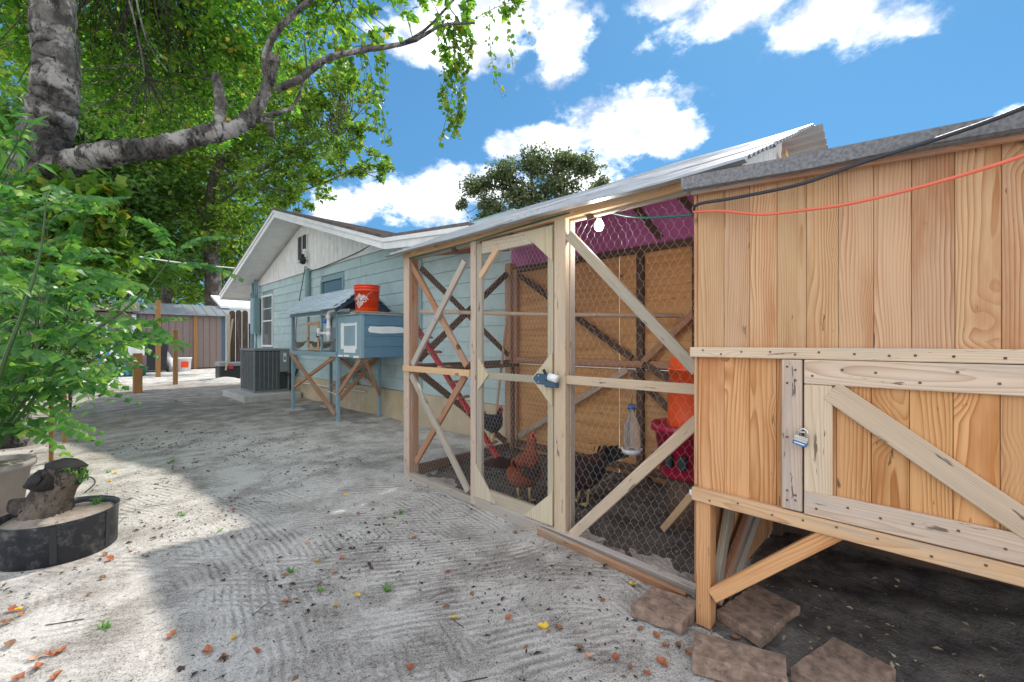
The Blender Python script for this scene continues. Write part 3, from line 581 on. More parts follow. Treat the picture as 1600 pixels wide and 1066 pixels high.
def print_text(lines, size, place, mat, parent, rot=0, name='print'):
    """flat lettering wrapped on a surface; place(u, v) -> point"""
    cu = bpy.data.curves.new('t', 'FONT'); cu.body = lines; cu.size = size; cu.align_x = 'CENTER'; cu.align_y = 'CENTER'; cu.space_line = .8; cu.offset = size*.02
    to = bpy.data.objects.new('t', cu); COL.objects.link(to); dg = bpy.context.evaluated_depsgraph_get()
    me = bpy.data.meshes.new_from_object(to.evaluated_get(dg)); bpy.data.objects.remove(to); c, s = math.cos(rot), math.sin(rot)
    V = [place(q.co.x*c-q.co.y*s, q.co.x*s+q.co.y*c) for q in me.vertices]; Fc = [tuple(p.vertices) for p in me.polygons]
    return part(name, V, Fc, mat, parent)
def on_bucket(u, vv): a = math.radians(232)+u/.172; r = .1655+.02*(vv+.16)/.3; return (BKC[0]+(r+.004)*math.cos(a), BKC[1]+(r+.004)*math.sin(a), BKC[2]+.155+vv)
print_text('THE\nHOME\nDEPOT', .062, lambda u, vv: on_bucket(u-.055, vv), M['smear'], bk, R(42), 'white_print')
wb = thing('wooden_board', 'short wooden boards under the orange bucket on the hutch', 'board', (3.0, 5.9, 1.63)); box('plank', 2.82, 3.30, 5.70, 6.02, 1.632, 1.662, M['lumber_warm'], wb); box('plank', 2.70, 3.56, 5.62, 5.69, 1.632, 1.652, M['lumber_red'], wb)
# ------------------------------------------------------------------ chicken run
XF, XB, YL, YRR = 2.13, 3.46, 3.40, .80
ZE = 1.98
run = thing('chicken_run', 'timber framed chicken run with wire netting and corrugated roof', 'chicken run', (XF, 2.0, 0))
FX = (1, 0, 0); FY = (0, 1, 0)
def fx(px, py, dx=0): return onX(px, py, XF+dx)
beam('post', (XF+.04, YL-.02, 0), (XF+.04, YL-.02, ZE), .089, .080, FX, M['lumber_red'], run)
beam('corner_trim', (XF-.012, YL-.015, 0), (XF-.012, YL-.015, ZE), .085, .02, FX, M['lumber'], run)
Y2, Y3 = 2.46, 1.64
beam('post', (XF+.0, Y2, 0), (XF+.0, Y2, ZE), .06, .045, FX, M['lumber'], run)
beam('post', (XF+.0, Y3, 0), (XF+.0, Y3, ZE+.01), .088, .042, FX, M['lumber'], run)
beam('post', (XF+.05, Y3-.03, 0), (XF+.05, Y3-.03, ZE), .038, .05, FX, M['lumber_grey'], run)
beam('post', (XF+.03, .80, 0), (XF+.03, .80, ZE), .06, .04, FX, M['lumber_red'], run)
beam('header', (XF-.005, YL+.04, ZE+.028), (XF-.005, .60, ZE+.028), .055, .04, FX, M['lumber_warm'], run)
beam('header', (XF+.05, YL+.02, ZE+.02), (XF+.05, .60, ZE+.02), .06, .04, FX, M['lumber_grey'], run)
ZM = .985
beam('rail', (XF-.022, YL+.02, ZM), (XF-.022, Y2+.032, ZM), .05, .03, FX, M['lumber_warm'], run)
beam('rail', (XF+.0, Y3-.046, ZM+.005), (XF+.0, .78, ZM+.005), .052, .035, FX, M['lumber'], run)
for a, b, m, dx in (((642,410),(730,572),'lumber_red',.02), ((727,408),(645,570),'lumber_grey',-.012), ((643,586),(732,768),'lumber_grey',-.012), ((727,588),(650,722),'lumber_red',.02)):
    beam('brace', fx(*a, dx), fx(*b, dx), .055, .026, FX, M[m], run)
beam('brace', fx(889,367,.0), fx(1090,580,.0), .060, .03, FX, M['lumber_grey'], run)
beam('brace', fx(1092,656,.0), fx(895,836,.0), .060, .03, FX, M['lumber'], run)
beam('sill', (XF+.01, Y2-.03, .02), (XF+.01, YL, .02), .06, .05, FX, M['lumber_grey'], run)
beam('sill', (XF-.0, Y2, .025), (XF-.02, .80, .0), .09, .04, (1, 0, .2), M['lumber_grey'], run)
beam('edging_board', (XF-.06, 1.78, .02), (XF-.10, .82, .005), .07, .022, (1, 0, .35), M['lumber_red'], run)
wireX = XF+.024
hexwire('front_netting', (wireX, Y2+.03, .05), FY, YL-Y2-.08, ZE-.06, .036, M['wire'], run, .0006)
hexwire('front_netting', (wireX, .79, .02), FY, Y3-.79-.04, ZE-.03, .047, M['wire'], run, .0006)
# left end wall of the run
beam('end_post', (XB-.02, YL-.03, 0), (XB-.02, YL-.03, 2.1), .09, .09, FX, M['lumber_red'], run)
beam('end_rail', (XF+.09, YL-.05, 1.0), (XB-.07, YL-.05, 1.0), .05, .03, FY, M['lumber_dark'], run); beam('end_rail', (XF+.09, YL-.05, 2.05), (XB-.07, YL-.05, 2.28), .09, .04, FY, M['lumber_red'], run)
beam('end_sill', (XF+.09, YL-.05, .06), (XB-.07, YL-.05, .06), .09, .04, FY, M['lumber_dark'], run)
beam('end_brace', (XF+.1, YL-.03, 1.06), (XB-.08, YL-.03, 1.98), .06, .03, FY, M['lumber_dark'], run); beam('end_brace', (XF+.1, YL-.03, .95), (XB-.1, YL-.03, .12), .06, .03, FY, M['lumber_dark'], run)
beam('end_brace', (XF+.1, YL-.07, 1.9), (XB-.1, YL-.07, 1.08), .05, .025, FY, M['lumber_dark'], run)
hexwire('end_netting', (XF+.09, YL-.01, .06), FX, XB-XF-.16, 1.95, .036, M['wire'], run, .0006)
# back wall: plywood sheets on dark studs
for y0, y1 in ((.80, 2.02), (2.03, 3.33)):
    for z0, z1, in ((-.03, .98), (.985, 2.06)): beam('plywood_sheet', (XB+.03, y0, (z0+z1)/2), (XB+.03, y1, (z0+z1)/2), z1-z0, .014, FX, M['plywood'], run, .001)
for y0, y1 in ((.82, 1.95), (1.955, 3.40)): box('purple_board', XB+.02, XB+.034, y0, y1, 2.065, 2.615, M['purple'], run)
for yv in (3.30, 1.80, 1.32): beam('stud', (XB-.005, yv, .05), (XB-.005, yv, 2.03), .06, .045, FX, M['lumber_dark'] if yv < 3 else M['lumber_red'], run)
for z, m in ((1.03, 'lumber_red'), (2.02, 'lumber_dark'), (.12, 'lumber_dark')): beam('back_rail', (XB-.032, .82, z), (XB-.032, 3.27, z), .06, .012 if z > 1.9 else .03, FX, M[m], run)
for a, b, m in (((3.2, 1.95), (1.85, 1.08), 'lumber_dark'), ((3.2, .2), (1.9, .98), 'lumber'), ((1.85, .95), (.9, .15), 'lumber_dark'), ((1.75, 1.05), (1.0, 1.75), 'lumber_red'), ((1.75, 1.04), (.85, .55), 'lumber_dark')):
    beam('back_brace', (XB-.06, a[0], a[1]), (XB-.06, b[0], b[1]), .055, .02, FX, M[m], run)
beam('ceiling_brace', (XB-.0, 1.62, 2.10), (XB-.0, 1.86, 2.42), .05, .03, FX, M['lumber_dark'], run); beam('ceiling_brace', (XB-.0, 1.20, 2.10), (XB-.0, 1.50, 2.46), .05, .03, FX, M['lumber_dark'], run)
# roof: sheathing, rafters, corrugated sheets, ribs running along the length
SL = .46; XE, YE0, YE1 = 2.02, .56, 3.52
def zr(x): return 1.990+(x-XE)*SL
v = [(x, yv, zr(x)-dz) for x in (XE+.16, XB+.06) for yv in (YE0+.24, YE1-.04) for dz in (.012, .026)]
part('roof_sheathing', v, [(0,1,3,2),(4,6,7,5),(0,4,5,1),(2,3,7,6),(1,5,7,3),(0,2,6,4)], M['purple'], run)
for yv in (.80, 1.45, 2.1, 2.75, 3.38): beam('rafter', (XE+.12, yv, zr(XE+.12)-.064), (XB-.0, yv, zr(XB)-.064), .04, .07, (SL*-1, 0, 1), M['lumber_dark'] if yv > 1 else M['cedar_low'], run)
M['corr'] = plain('corrugated_steel', (.40,.41,.42), .45, .35, var=.14, scale=5, bump=.1, dirt=((.34,.18,.10), .35))
def sheet(name, s0, s1, y0, y1, lift, slopefn, sag=.0):
    """corrugations run along Y; s = distance up the slope"""
    n = int((s1-s0)/.0125); V = []; c = math.cos(math.atan(SL)); Fq = []; ny = 9
    for j in range(ny):
        yy = y0+(y1-y0)*j/(ny-1)
        for i in range(n+1):
            s = s0+(s1-s0)*i/n; h = .010*math.cos(2*math.pi*s/.076)+lift+sag*math.sin(yy*4+s)*.006-(.012*math.sin(yy*2.2)**2 if i < 4 else 0)*sag
            x, z = slopefn(s); V.append((x-h*math.sin(math.atan(SL)), yy, z+h*c))
    for j in range(ny-1):
        for i in range(n): a = j*(n+1)+i; Fq.append((a, a+1, a+n+2, a+n+1))
    return part(name, V, Fq, M['corr'], run, True)
cs, sn = math.cos(math.atan(SL)), math.sin(math.atan(SL)); up = lambda s: (XE-.03+s*cs, zr(XE-.03)+.006+s*sn)
ridge = up(1.72)
for (s0, s1) in ((0, .62), (.56, 1.18), (1.12, 1.72)):
    for y0, y1, lf in ((YE0, 2.08, .010), (2.0, YE1+.03, .013)): sheet('corrugated_sheet', s0, s1, y0, y1, lf+s0*.006, up, 1.0)
down = lambda s: (ridge[0]+.02+s*cs, ridge[1]-s*sn*.8)
sheet('back_slope_sheet', 0, .75, .52, 1.9, .0, down)
for i in range(9):
    x0 = 2.42+i*.118; prism('end_board', [(x0, .74, 1.9), (x0+.114, .74, 1.9), (x0+.114, .74, zr(x0+.114)-.035), (x0, .74, zr(x0)-.035)], (0, .016, 0), M['white_wood'], run)
beam('end_rafter', (XB-.12, .70, zr(XB-.12)-.10), (XB+.03, .70, zr(XB)-.22), .045, .03, FY, M['lumber_warm'], run)
rt = []
# door
door = thing('door', None, None, (XF, 2.05, 0)); door.parent = run; door.matrix_parent_inverse = WM(run).inverted()
bpy.context.view_layer.update()
DX = XF-.004; D0, D1 = Y3+.052, Y2-.036
beam('stile', (DX, D1-.028, .07), (DX, D1-.028, ZE-.03), .055, .03, FX, M['lumber_grey'], door); beam('stile', (DX, D0+.024, .07), (DX, D0+.024, ZE-.02), .046, .03, FX, M['gusset'], door)
beam('rail', (DX, D0+.05, ZM-.008), (DX, D1-.058, ZM-.008), .05, .03, FX, M['lumber_grey'], door); beam('rail', (DX, D0+.05, ZE-.065), (DX, D1-.058, ZE-.065), .09, .03, FX, M['gusset'], door); beam('rail', (DX, D0+.05, .10), (DX, D1-.058, .10), .09, .03, FX, M['gusset'], door)
def tri(a, b, c, m='gusset', dx=-.027): prism('gusset', [(DX+dx, *a), (DX+dx, *b), (DX+dx, *c)], (.011, 0, 0), M[m], door)
tri((D0, ZE-.03), (D0, ZE-.25), (D0+.25, ZE-.03)); tri((D0, .07), (D0+.24, .07), (D0, .28)); tri((D1, .07), (D1, .32), (D1-.22, .07))
tri((D0, ZM+.17), (D0, ZM-.17), (D0+.17, ZM)); tri((D1-.03, ZM+.12), (D1-.03, ZM-.12), (D1-.14, ZM))
beam('corner_brace', (DX-.005, D1-.03, ZE-.28), (DX-.005, D1-.23, ZE-.08), .045, .026, FX, M['lumber_warm'], door)
hexwire('door_netting', (DX-.019, D0, .06), FY, D1-D0, ZE-.09, .033, M['wire'], door, .0006, .003)
lt = thing('door_latch', 'black spring latch with grey roller across the run door edge', 'latch', (XF-.04, 1.7, .99))
LX = XF-.034
prism('latch_plate', [(LX, 1.85, .985), (LX, 1.815, 1.02), (LX, 1.735, 1.02), (LX, 1.735, .95), (LX, 1.815, .95)], (.006, 0, 0), M['blue_dark'], lt)
box('latch_body', LX-.03, LX+.004, 1.635, 1.73, .94, .985, M['blue_dark'], lt); beam('latch_lever', (LX-.012, 1.70, .975), (LX-.03, 1.735, 1.05), .018, .012, FX, M['black'], lt); box('latch_hook', LX-.04, LX+.002, 1.665, 1.72, .987, 1.02, M['blue_dark'], lt)
v, f = tube_vf([(LX-.045, 1.675, 1.008), (LX-.04, 1.615, .996)], .024, 12); part('roller', v, f, M['smear'], lt, True)
for yy, zz in ((1.80, 1.005), (1.80, .965)): box('screw', LX-.003, LX-.0005, yy-.004, yy+.004, zz-.004, zz+.004, M['steel'], lt, .001)
# things in the run
def tagm(o, l, c, g=None): return tag(o, l, c, g)
tagm(tube('roost_pole', [(XF+.09, 3.32, 1.50), (2.8, 2.3, 1.455), (XB-.08, 1.40, 1.43)], .018, M['lumber'], None, 8), 'pale round roosting pole running across inside the run', 'pole')
lad = thing('roost_ladder', 'red painted ramp with wooden cleats leaning inside the run', 'ramp', (2.5, 3.1, 0))
La, Lb = onX(645, 502, XF+.12), Vector((2.75, 2.78, .08)); beam('ramp_plank', La, Lb, .07, .03, (.5, -1, .6), M['red_paint'], lad)
for k in range(8):
    q = La+(Lb-La)*(.12+k*.105); beam('cleat', q+Vector((-.07, -.03, .01)), q+Vector((.13, .045, .01)), .03, .018, (0, -.5, 1), M['lumber_red'], lad)
tagm(beam('broom_stick', onX(793, 490, 3.2), onX(770, 690, 2.9), .022, .022, FX, M['lumber_warm'], None), 'pale wooden stick leaning in the back corner of the run', 'stick')
shf = thing('perch_shelf', 'dark plank perch fixed low along the run end wall', 'perch', (2.7, 3.2, .9)); beam('perch_plank', (2.3, 3.1, .98), (3.3, 3.15, .98), .10, .03, (0, 0, 1), M['lumber_dark'], shf); beam('perch_support', (3.25, 3.15, .1), (3.25, 3.15, .96), .04, .03, FX, M['lumber_dark'], shf)
p = onZ(800, 792, .05); bird('hen', 'chestnut brown hen standing behind the run door', 'hen', (p.x+.12, p.y, .055), math.atan2(.3, .9), .95, M['feather_red'], dark=M['feather_dark'])
p = at(915, 805, 2.9); bird('hen', 'dark brown hen facing the door post behind the netting', 'hen', (2.60, 1.80, .055), math.atan2(.2, -.95), .95, M['feather_dark'], dark=M['feather_black'])
p = onX(768, 655, 2.62); bird('hen', 'black hen perched on the red ramp at the back', 'hen', (2.62, p.y, p.z-.18), math.atan2(-.95, .1), .62, M['feather_black'])
bw = thing('feed_bucket', 'orange bucket above the red tub at the right end of the run', 'bucket', (2.85, 1.10, .75)); C = (2.78, 1.09, .68)
lathe('bucket_body', [(.001,0),(.15,0),(.155,.012),(.15,.08),(.14,.36),(.146,.36),(.146,.375),(.138,.375),(.135,.44),(.001,.44)], C, M['orange_dark'], bw, 32)
tb = thing('feed_tub', 'dark red plastic tub under the orange bucket in the run', 'tub', (2.78, 1.13, .3)); C = (2.80, 1.13, .36)
lathe('tub_body', [(.001,0),(.165,0),(.17,.01),(.20,.29),(.225,.29),(.225,.33),(.19,.33),(.16,.05),(.001,.05)], C, M['red_plastic'], tb, 32); lathe('tub_stand', [(.001,0),(.13,0),(.13,.355),(.001,.355)], (2.80, 1.13, .0), M['lumber_dark'], tb, 6)
for k in range(3): box('feed_port', 2.575+k*.01, 2.62+k*.01, 1.05+k*.09, 1.10+k*.09, .44, .52, M['dark'], tb, .006)
m, t, pb = material('clear_plastic'); pb.inputs['Base Color'].default_value = (.85,.9,.92,1); pb.inputs['Transmission Weight'].default_value = .85; pb.inputs['Roughness'].default_value = .15; pb.inputs['IOR'].default_value = 1.2; M['clear'] = m
jug = thing('water_jug', 'clear plastic water jug hanging in the run before the plywood', 'jug', (2.72, 1.6, .5)); C = (onX(987, 700, 2.75).x, onX(987, 700, 2.75).y, .47)
lathe('jug_body', [(.001,.0),(.056,.0),(.06,.02),(.06,.15),(.046,.20),(.022,.24),(.022,.28),(.001,.28)], C, M['clear'], jug, 20); lathe('jug_cap', [(.001,.281),(.028,.281),(.028,.31),(.001,.31)], C, M['bluefab'], jug, 12)
lathe('drinker_dish', [(.001,-.02),(.06,-.02),(.075,.015),(.07,.015),(.001,-.01)], (C[0], C[1], C[2]-.012), M['smear'], jug, 20); tube('hanging_wire', [(C[0], C[1], C[2]+.31), (C[0]+.02, C[1], 1.0)], .003, M['steel'], jug, 4)
for yv, z0, z1, lb in ((1.30, 1.15, 1.72, 'long rusty chain hanging on the plywood wall of the run'), (1.08, 1.10, 1.55, 'short rusty chain hanging beside the orange bucket')):
    ch = thing('chain', lb, 'chain', (XB-.1, yv, z0)); n = int((z1-z0)/.034)
    for k in range(n):
        z = z1-k*.034; an = k % 2*math.pi/2; pts = [(XB-.12+.011*math.cos(a)*math.cos(an), yv+.011*math.cos(a)*math.sin(an), z+.021*math.sin(a)) for a in np.linspace(0, 2*math.pi, 9)]
        tube('chain_link', pts, .0032, M['lumber_dark'], ch, 4)
stk = thing('perch_stick', 'stub of a wooden perch poking out beside the coop corner', 'perch', (XF+.05, 1.0, .5)); beam('stick', onX(1037, 826, 2.35), onX(1083, 772, 2.12), .035, .03, FX, M['lumber_warm'], stk); lathe('knob', [(.001,-.02),(.02,-.01),(.02,.01),(.001,.02)], onX(1084, 770, 2.08), M['smear'], stk, 10)
lb = thing('light_bulb', 'lit round bulb hanging under the run header on a green cord', 'light bulb', (XF+.1, 1.35, 1.8)); q = onX(936, 352, XF+.12)
mm, t, pb = material('lit_bulb'); pb.inputs['Base Color'].default_value = (.9,.9,.9,1); pb.inputs['Emission Color'].default_value = (1,.98,.94,1); pb.inputs['Emission Strength'].default_value = 3.0
pl_ = bpy.data.lights.new('bulb_light', 'POINT'); pl_.energy = 2.2; pl_.color = (1, .95, .88); pl_.shadow_soft_size = .03; po_ = bpy.data.objects.new('bulb_light', pl_); COL.objects.link(po_); po_.location = q+Vector((.0, 0, -.07)); po_.parent = lb; po_.matrix_parent_inverse = WM(lb).inverted()
lathe('bulb_glass', [(.001,-.036),(.015,-.033),(.026,-.02),(.030,-.003),(.026,.012),(.016,.03),(.013,.036)], q, mm, lb, 16); lathe('bulb_socket', [(.014,.036),(.017,.04),(.018,.075),(.012,.085),(.001,.086)], q, M['gusset'], lb, 12)
(tube('cord', smooth_path([fx(640,404,-.02), fx(735,378,-.02), fx(870,338,-.03), fx(905,331,.02), q+Vector((0,0,.09)), onX(1000,340,XF-.02), onX(1083,336,2.02)], 7), .006, M['cord_green'], lb, 6))
# ------------------------------------------------------------------ coop
XC, YC = 1.90, .725
coop = thing('chicken_coop', 'raised wooden chicken coop of vertical boards with grey roofing', 'chicken coop', (XC, 0, 0))
def cy(px): return onX(px, 535, XC).y
edges = [1090, 1131, 1171, 1214, 1260, 1310, 1365, 1424, 1492, 1565]; ye = [cy(e) for e in edges]
while ye[-1] > -1.0: ye.append(ye[-1]-.094)
def zfas(yv): return 1.868+(yv-YC)*.070      # underside of the roof edge
for a, b in zip(ye[:-1], ye[1:]): beam('wall_board', (XC+.012, (a+b)/2, 1.16), (XC+.012, (a+b)/2, zfas((a+b)/2)+.02), a-b-.0012, .02, FX, M['cedar'], coop, .0014)
ylow = [cy(e) for e in (1090, 1131, 1171, 1213, 1224)]
for a, b in zip(ylow[:-1], ylow[1:]): beam('lower_board', (XC+.013, (a+b)/2, .56), (XC+.013, (a+b)/2, 1.158), a-b-.0014, .02, FX, M['cedar_low'], coop, .0014)
box('light_stop_panel', XC+.024, XC+.03, -1.0, YC-.01, .6, 1.80, M['lumber_dark'], coop)  # added panel keeping sky light out of the gaps between boards
beam('belt_board', (XC-.014, YC+.02, 1.178), (XC-.014, -1.0, 1.180), .042, .028, FX, M['lumber'], coop)
beam('base_board', (XC-.014, YC+.012, .566), (XC-.014, -1.0, .548), .056, .03, FX, M['lumber_warm'], coop); beam('corner_trim', (XC+.02, YC+.004, .60), (XC+.02, YC+.004, 1.87), .05, .014, FY, M['cedar'], coop)
beam('door_post', (XC-.016, (cy(1224)+cy(1256))/2, .596), (XC-.016, (cy(1224)+cy(1256))/2, 1.155), cy(1224)-cy(1256), .028, FX, M['lumber'], coop)
cd = box('coop_door', XC+.003, XC+.02, -.9, cy(1259), .6, 1.13, M['lumber_dark'], coop)
yd = [cy(e) for e in (1259, 1308, 1362, 1421, 1489, 1562)]
while yd[-1] > -.9: yd.append(yd[-1]-.094)
for a, b in zip(yd[:-1], yd[1:]): beam('door_board', (XC-.006, (a+b)/2, .60), (XC-.006, (a+b)/2, 1.135), a-b-.0014, .016, FX, M['cedar_low'], cd, .0014)
YD = cy(1259)
def cx(px, py): return onX(px, py, XC-.022)
beam('door_rail', (XC-.024, YD, cx(1260,581).z), (XC-.024, -.9, cx(1260,581).z-.002), .088, .018, FX, M['lumber'], cd); beam('door_rail', (XC-.024, YD, cx(1260,784).z), (XC-.024, -.9, cx(1260,784).z-.004), .086, .018, FX, M['lumber'], cd)
beam('door_stile', (XC-.024, YD-.042, cx(1260,768).z+.003), (XC-.024, YD-.042, cx(1260,598).z-.006), .084, .018, FX, M['lumber'], cd)
beam('door_brace', (XC-.026, cy(1300), cx(1300,610).z), (XC-.026, cy(1640), cx(1640,846).z), .075, .018, FX, M['lumber'], cd)
# roof with folded roofing felt
v = []
pr = [(XC-.075, .0), (XC-.080, .052), (XC-.05, .062), (3.3, .10), (3.3, .05), (XC-.06, .0)]
for yv in (YC+.03, -1.05):
    for x, dz in pr: v.append((x, yv, zfas(yv)+dz))
n = len(pr); part('roof', v, [tuple(range(n)), tuple(range(2*n-1, n-1, -1))]+[(i, n+i, n+(i+1) % n, (i+1) % n) for i in range(n)], M['roofing'], coop)
prism('roof_felt_flap', [(XC-.083, YC+.035, zfas(YC)+.004), (XC-.083, .30, zfas(.30)-.004), (XC-.083, .02, zfas(.02)+.006), (XC-.083, -1.05, zfas(-1.05)-.006), (XC-.083, -1.05, zfas(-1.05)+.05), (XC-.083, YC+.035, zfas(YC)+.055)], (.004, 0, 0), M['roofing'], coop)
beam('shade_fascia', (XC-.03, YC+.01, zfas(YC)+.012), (XC-.03, -1.0, zfas(-1)+.012), .05, .02, FX, M['lumber_red'], coop)  # thin brown strip left showing as the shade under the roof edge
box('floor_panel', XC+.03, 3.2, -1.0, YC-.02, .585, .60, M['lumber_dark'], coop); box('side_wall', XC+.03, 3.2, YC-.016, YC-.002, .601, 1.86, M['cedar_low'], coop); box('rear_wall', 3.2, 3.22, -1.0, YC, .0, 1.8, M['lumber_dark'], coop)  # rear wall carried to the ground in dark wood to darken the underside
beam('leg', (XC+.024, YC-.03, 0), (XC+.024, YC-.03, .54), .06, .07, FX, M['cedar_low'], coop)
for x, yv in ((3.15, YC-.03), (3.15, -.95), (XC+.03, -.95)): beam('leg', (x, yv, 0), (x, yv, .58), .07, .07, FX, M['lumber_dark'], coop)
beam('leg_brace', onX(1114, 930, XC+.0), onX(1312, 828, XC+.01), .055, .035, FX, M['cedar_low'], coop)
beam('floor_joist', (XC+.2, .2, .545), (3.1, .2, .545), .05, .07, (0, 0, 1), M['lumber_dark'], coop); beam('joist_end', (XC+.25, .02, .49), (XC+.25, -.06, .49), .05, .07, FX, M['lumber_red'], coop)
for i in range(9): x0 = XC+.10+i*.128; box('skirt_board', x0, x0+.122, YC-.012, YC+.002, .02, .58, M['cedar_low'], coop)
for a, b, m in (((XC+.08, .08), (XC+.35, .56), 'lumber_grey'), ((XC+.12, .06), (XC+.95, .52), 'lumber_red'), ((XC+.25, .03), (XC+1.1, .46), 'lumber_grey')): beam('skirt_brace', (a[0], YC-.045, a[1]), (b[0], YC-.045, b[1]), .06, .03, FY, M[m], coop)
nm = mesh('nail_head', *cham(.007, .003, .007, .001), M['lumber_dark'])
for k in range(13):
    link('nail_head', nm, coop, (XC-.0292, .70-k*.085+random.uniform(-.012,.012), 1.179+random.uniform(-.008,.008)), (0, 0, R(90)))
    link('nail_head', nm, coop, (XC-.0302, .66-k*.11+random.uniform(-.02,.02), .562+random.uniform(-.01,.01)), (0, 0, R(90)))
for zz in (.63, .66, .86, 1.07, 1.12):
    for dy in (-.012, .014): link('nail_head', nm, coop, (XC-.0312, (cy(1224)+cy(1256))/2+dy, zz+random.uniform(-.01,.01)), (0, 0, R(90)))
for k in range(9):
    for zz in (cx(1260,581).z, cx(1260,784).z): link('nail_head', nm, cd, (XC-.0342, YD-.03-k*.09+random.uniform(-.01,.01), zz+random.uniform(-.02,.02)), (0, 0, R(90)))
# padlock
PLc = onX(1252, 686, XC-.052); pl = thing('padlock', 'silver laminated padlock with blue band on the coop door', 'padlock', PLc)
ang = R(-14); cA, sA = math.cos(ang), math.sin(ang)
def pw(u, w, dx=0): return (PLc.x+dx, PLc.y-(u*cA-w*sA), PLc.z+(u*sA+w*cA))
def lk(name, u0, u1, w0, w1, x0, x1, m): prism(name, [pw(u0, w0, x0), pw(u1, w0, x0), pw(u1, w1, x0), pw(u0, w1, x0)], (x1-x0, 0, 0), M[m], pl)
for k in range(4): lk('lock_plate', -.0205, .0205, -.008+k*.0052, -.0033+k*.0052, -.011, .011, 'steel')
lk('lock_bumper', -.0215, .0215, -.0225, -.0085, -.012, .012, 'bluefab'); lk('lock_stripe', -.016, .016, -.0175, -.0135, -.0128, -.0121, 'smear')
tube('shackle', [pw(-.0135, .012), pw(-.0135, .026), pw(-.009, .035), pw(0, .039), pw(.009, .035), pw(.0135, .026), pw(.0135, .012)], .0036, M['steel'], pl, 8)
hs = box('hasp', XC-.052, XC-.034, PLc.y-.012, PLc.y+.012, PLc.z+.022, PLc.z+.028, M['steel'], pl, .001)
# cords over the coop
tag(tube('extension_cord', smooth_path([onX(1083,331,XC-.03), onX(1130,330,XC-.045), onX(1190,335,XC-.06), onX(1260,328,XC-.07), onX(1330,318,XC-.08), onX(1450,289,XC-.10), onX(1600,243,XC-.12), onX(1800,165,XC-.12)], 8), .0055, M['cord_red'], None, 8), 'orange extension cord slung across the coop boards', 'cord')
tag(tube('power_cable', smooth_path([onX(1084,329,XC-.03), onX(1092,319,XC-.05), onX(1150,309,XC-.06), onX(1250,288,XC-.09), onX(1345,255,XC-.10), onX(1480,212,XC-.12), onX(1600,168,XC-.14), onX(1800,80,XC-.14)], 8), .0065, M['cord_black'], None, 8), 'black cable passing over the roof edge of the coop', 'cable')
# pavers
def paver(pts, h, label, z0=0.0, tilt=0):
    P0 = [onZ(px, py, h) for px, py in pts]; P = []
    for i, q in enumerate(P0):
        w = P0[(i+1) % len(P0)]; m_ = max(1, int((w-q).length/.03))
        for k in range(m_): P.append(q.lerp(w, k/m_)+Vector((random.uniform(-.0022,.0022), random.uniform(-.0022,.0022), 0)))
    v = []; c = sum(P, Vector())/len(P); b = .005
    n = len(P)
    for zz, k in ((z0, 1), (h-b, 1), (h, .972)):
        for i, q in enumerate(P): w = c+(q-c)*k; v.append((w.x+random.uniform(-.0012,.0012), w.y+random.uniform(-.0012,.0012), zz+tilt*(w.y-c.y)+(random.uniform(-.001,.001) if zz else 0)))
    f = [tuple(range(2*n, 3*n))]+[(k*n+i, k*n+(i+1) % n, k*n+n+(i+1) % n, k*n+n+i) for k in range(2) for i in range(n)]
    o = part('paver', v, f, M['brick'], None); return tag(o, label, 'paver', 'concrete pavers at the coop corner')
paver([(986,943),(1018,916),(1096,940),(1066,972)], .055, 'paver with yellowish edge lying against the run sill, left of the coop leg')
paver([(1120,952),(1180,912),(1250,946),(1190,996)], .045, 'square paver lying under the coop just behind its front leg')
paver([(1086,985),(1228,1024),(1230,1062),(1081,1022)], .07, 'paver at the foot of the coop leg, at the bottom edge of the picture')
paver([(1235,1042),(1302,994),(1398,1044),(1335,1098)], .05, 'rightmost paver, lying loose on dark soil under the coop door')
# ------------------------------------------------------------------ back yard
sh = thing('storage_shed', 'brown metal garden shed with ribbed grey roof', 'shed', (4, 24, 0)); YS = 24.0
x = 2.0
while x < 5.0: box('wall_panel', x+.006, x+.244, YS, YS+.04, .05, 2.45, M['brown_panel'], sh); x += .25
box('shed_core', 2.0, 5.0, YS+.05, YS+2.4, 0, 2.44, M['dark'], sh); box('corner_trim', 4.98, 5.12, YS-.03, YS+.05, 0, 2.46, M['blue_dark'], sh); box('corner_trim', 1.95, 2.0, YS-.03, YS+.05, 0, 2.46, M['blue_dark'], sh); box('door_post', 3.88, 4.02, YS-.08, YS-.005, 0, 2.45, M['post_brown'], sh)
x = 1.8
while x < 5.2:
    v = [(x+.01,YS-.25,2.44),(x+.36,YS-.25,2.44),(x+.36,YS+1.3,2.98),(x+.01,YS+1.3,2.98)]; prism('roof_panel', v, (0, 0, .03), M['grey_roof'], sh); beam('roof_rib', (x, YS-.25, 2.48), (x, YS+1.3, 3.02), .04, .03, (0, 0, 1), M['grey_roof'], sh); x += .37
nb = thing('outbuilding', 'low brown outbuilding with pale trimmed windows behind the plants', 'building', (-2, 24, 0))
box('wall', -9, 1.95, YS+.1, YS+4, 0, 2.45, M['brown_wall'], nb); box('roof_fascia', -9.2, 2.0, YS-.35, YS-.2, 2.5, 2.8, M['brown_wall'], nb); box('roof', -9.2, 2.0, YS-.2, YS+4.2, 2.5, 2.9, M['grey_roof'], nb)
for k, x0 in enumerate((-6.2, -3.9, -1.5, .35)):
    w = box('window', x0, x0+1.3, YS+.03, YS+.09, .95, 2.05, M['white'], nb); box('pane', x0+.1, x0+.62, YS+.01, YS+.028, 1.05, 1.95, M['glass'], w); box('pane', x0+.68, x0+1.2, YS+.01, YS+.028, 1.05, 1.95, M['glass'], w)
box('door_frame', 1.78, 1.92, YS-.02, YS+.09, 0, 2.4, M['white'], nb)
